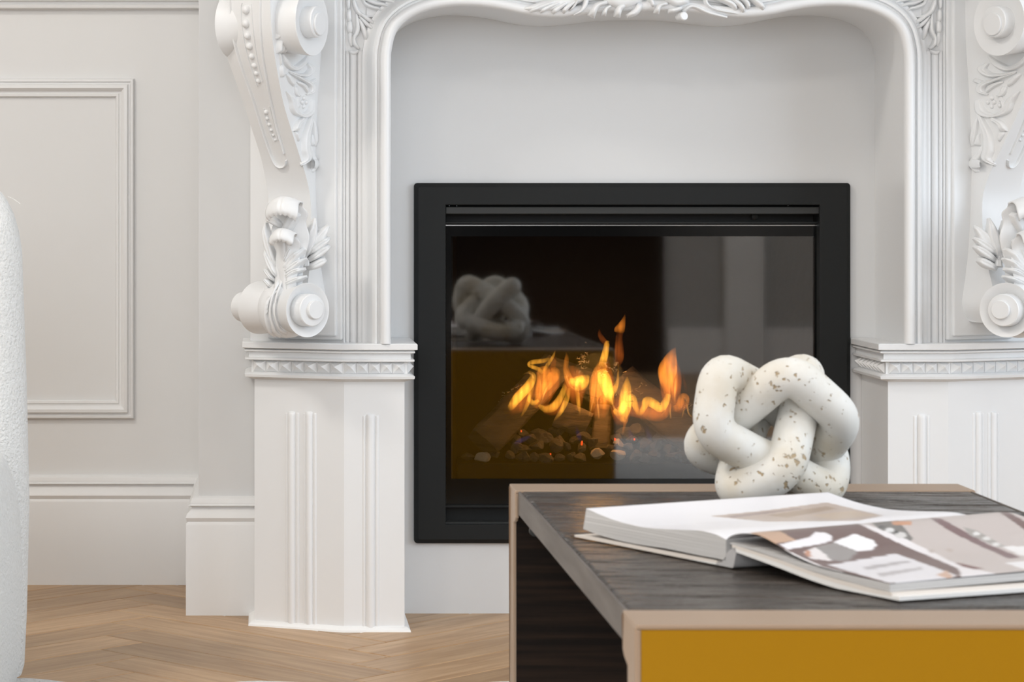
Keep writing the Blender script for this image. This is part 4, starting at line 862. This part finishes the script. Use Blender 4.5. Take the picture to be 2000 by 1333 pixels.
def block(name, topc, botc, m, L=HB, far_dz=.0, start=0):
    a_, b_ = dense(topc, 6), dense(botc, 6); mb = MB(); n_ = min(len(a_), len(b_)); A = [tp(*a_[i]) for i in range(n_)]; B = [tp(*b_[i]) for i in range(n_)]; d = FD*L + Vector((0, 0, far_dz))
    s0 = FD*start
    mb.grid([[p + s0 for p in B], [p + s0 for p in A], [p + d for p in A], [p + d for p in B]], closed_v=True); mb.fan([B[0] + s0, A[0] + s0, A[0] + d, B[0] + d]); mb.fan([B[-1] + s0, A[-1] + s0, A[-1] + d, B[-1] + d], rev=True)
    return build(mb, name, m, book, smooth=40)
block('left_page_block', Ltop, Lbot, M_paper, far_dz=.0035)
Rb_t = [(1426, 1060), (1478, 1072), (1514, 1082), (1556, 1096), (1601, 1110), (1660, 1124), (1700, 1133), (1738, 1141.5)]; Rb_b = [(1426, 1063), (1478, 1078), (1514, 1090), (1556, 1106), (1601, 1121), (1660, 1138), (1700, 1148), (1738, 1157)]
block('right_page_block', Rb_t, Rb_b, M_paper, far_dz=.004)
block('left_cover', [(1112, 1048), (1200, 1066), (1300, 1086), (1400, 1100)], [(1114, 1056), (1200, 1074), (1300, 1094), (1400, 1109)], M_cover, L=HB + .006)
block('left_endpaper', [(1122, 1045), (1170, 1052), (1300, 1077), (1400, 1096)], [(1122, 1049), (1170, 1060), (1300, 1086), (1400, 1100)], M_coverin, L=HB + .003)
block('right_cover', [(1430, 1070), (1514, 1098), (1601, 1130), (1700, 1158), (1757, 1167)], [(1434, 1078), (1514, 1107), (1601, 1140), (1700, 1168), (1757, 1178)], M_cover, L=HB + .008)
block('right_endpaper', [(1430, 1064), (1514, 1091), (1601, 1122), (1700, 1149), (1742, 1158)], [(1430, 1070), (1514, 1098), (1601, 1130), (1700, 1158), (1742, 1165)], M_coverin, L=HB + .004)
block('spine', [(1398, 1100), (1410, 1098), (1422, 1078), (1436, 1070)], [(1398, 1110), (1412, 1111), (1430, 1112), (1438, 1080)], M_spine, L=HB + .006)

# ------------------------------------------------------------------ stone knot
YK = .621*D; rt = .0220
def kp(x, y, dz): return Wp(x, y, YK - dz)
A_ = [(1405, 713, .040), (1388, 838, .058), (1620, 955, .002), (1622, 868, -.026), (1545, 806, -.038), (1500, 768, -.016)]
B_ = [(1541, 716, .052), (1650, 810, .034), (1580, 908, -.050), (1500, 918, -.062), (1358, 866, -.012)]
C_ = [(1576, 708, -.048), (1563, 784, .010), (1533, 917, .066), (1430, 957, .045), (1446, 888, -.004), (1468, 800, -.052)]
knot = empty('stone_knot', Wp(1500, 985, YK), label='cream travertine knot sculpture standing on the dark coffee table', cat='sculpture')
def fillet(P, cut, n=9):
    out = []; N = len(P)
    for i in range(N):
        p, a, b = Vector(P[i]), Vector(P[i-1]), Vector(P[(i+1) % N]); ca = min(cut, .46*(a - p).length); cb = min(cut, .46*(b - p).length)
        s_, e_ = p + (a - p).normalized()*ca, p + (b - p).normalized()*cb
        for k in range(n + 1):
            t = k/n; out.append(s_*(1-t)**2 + p*2*t*(1-t) + e_*t*t)
    res = []                                     # even spacing
    for i, q in enumerate(out):
        nx_ = out[(i+1) % len(out)]; m = max(1, int((nx_ - q).length/.006))
        for k in range(m): res.append(q.lerp(nx_, k/m))
    return res
meshes = []
for pts in (A_, B_, C_):
    mb = MB(); tube(mb, fillet([kp(*p) for p in pts], .026), rt, 24, closed=True, caps=False); meshes.append(mb)
zmin = min(v.z for m_ in meshes for v in m_.v); lift = zt + .0006 - zmin
print('knot lift', lift)
for m_ in meshes:
    for v in m_.v: v.z += lift + noise.noise(v*28)*.0009
    build(m_, 'link', M_trav, knot, smooth=80)
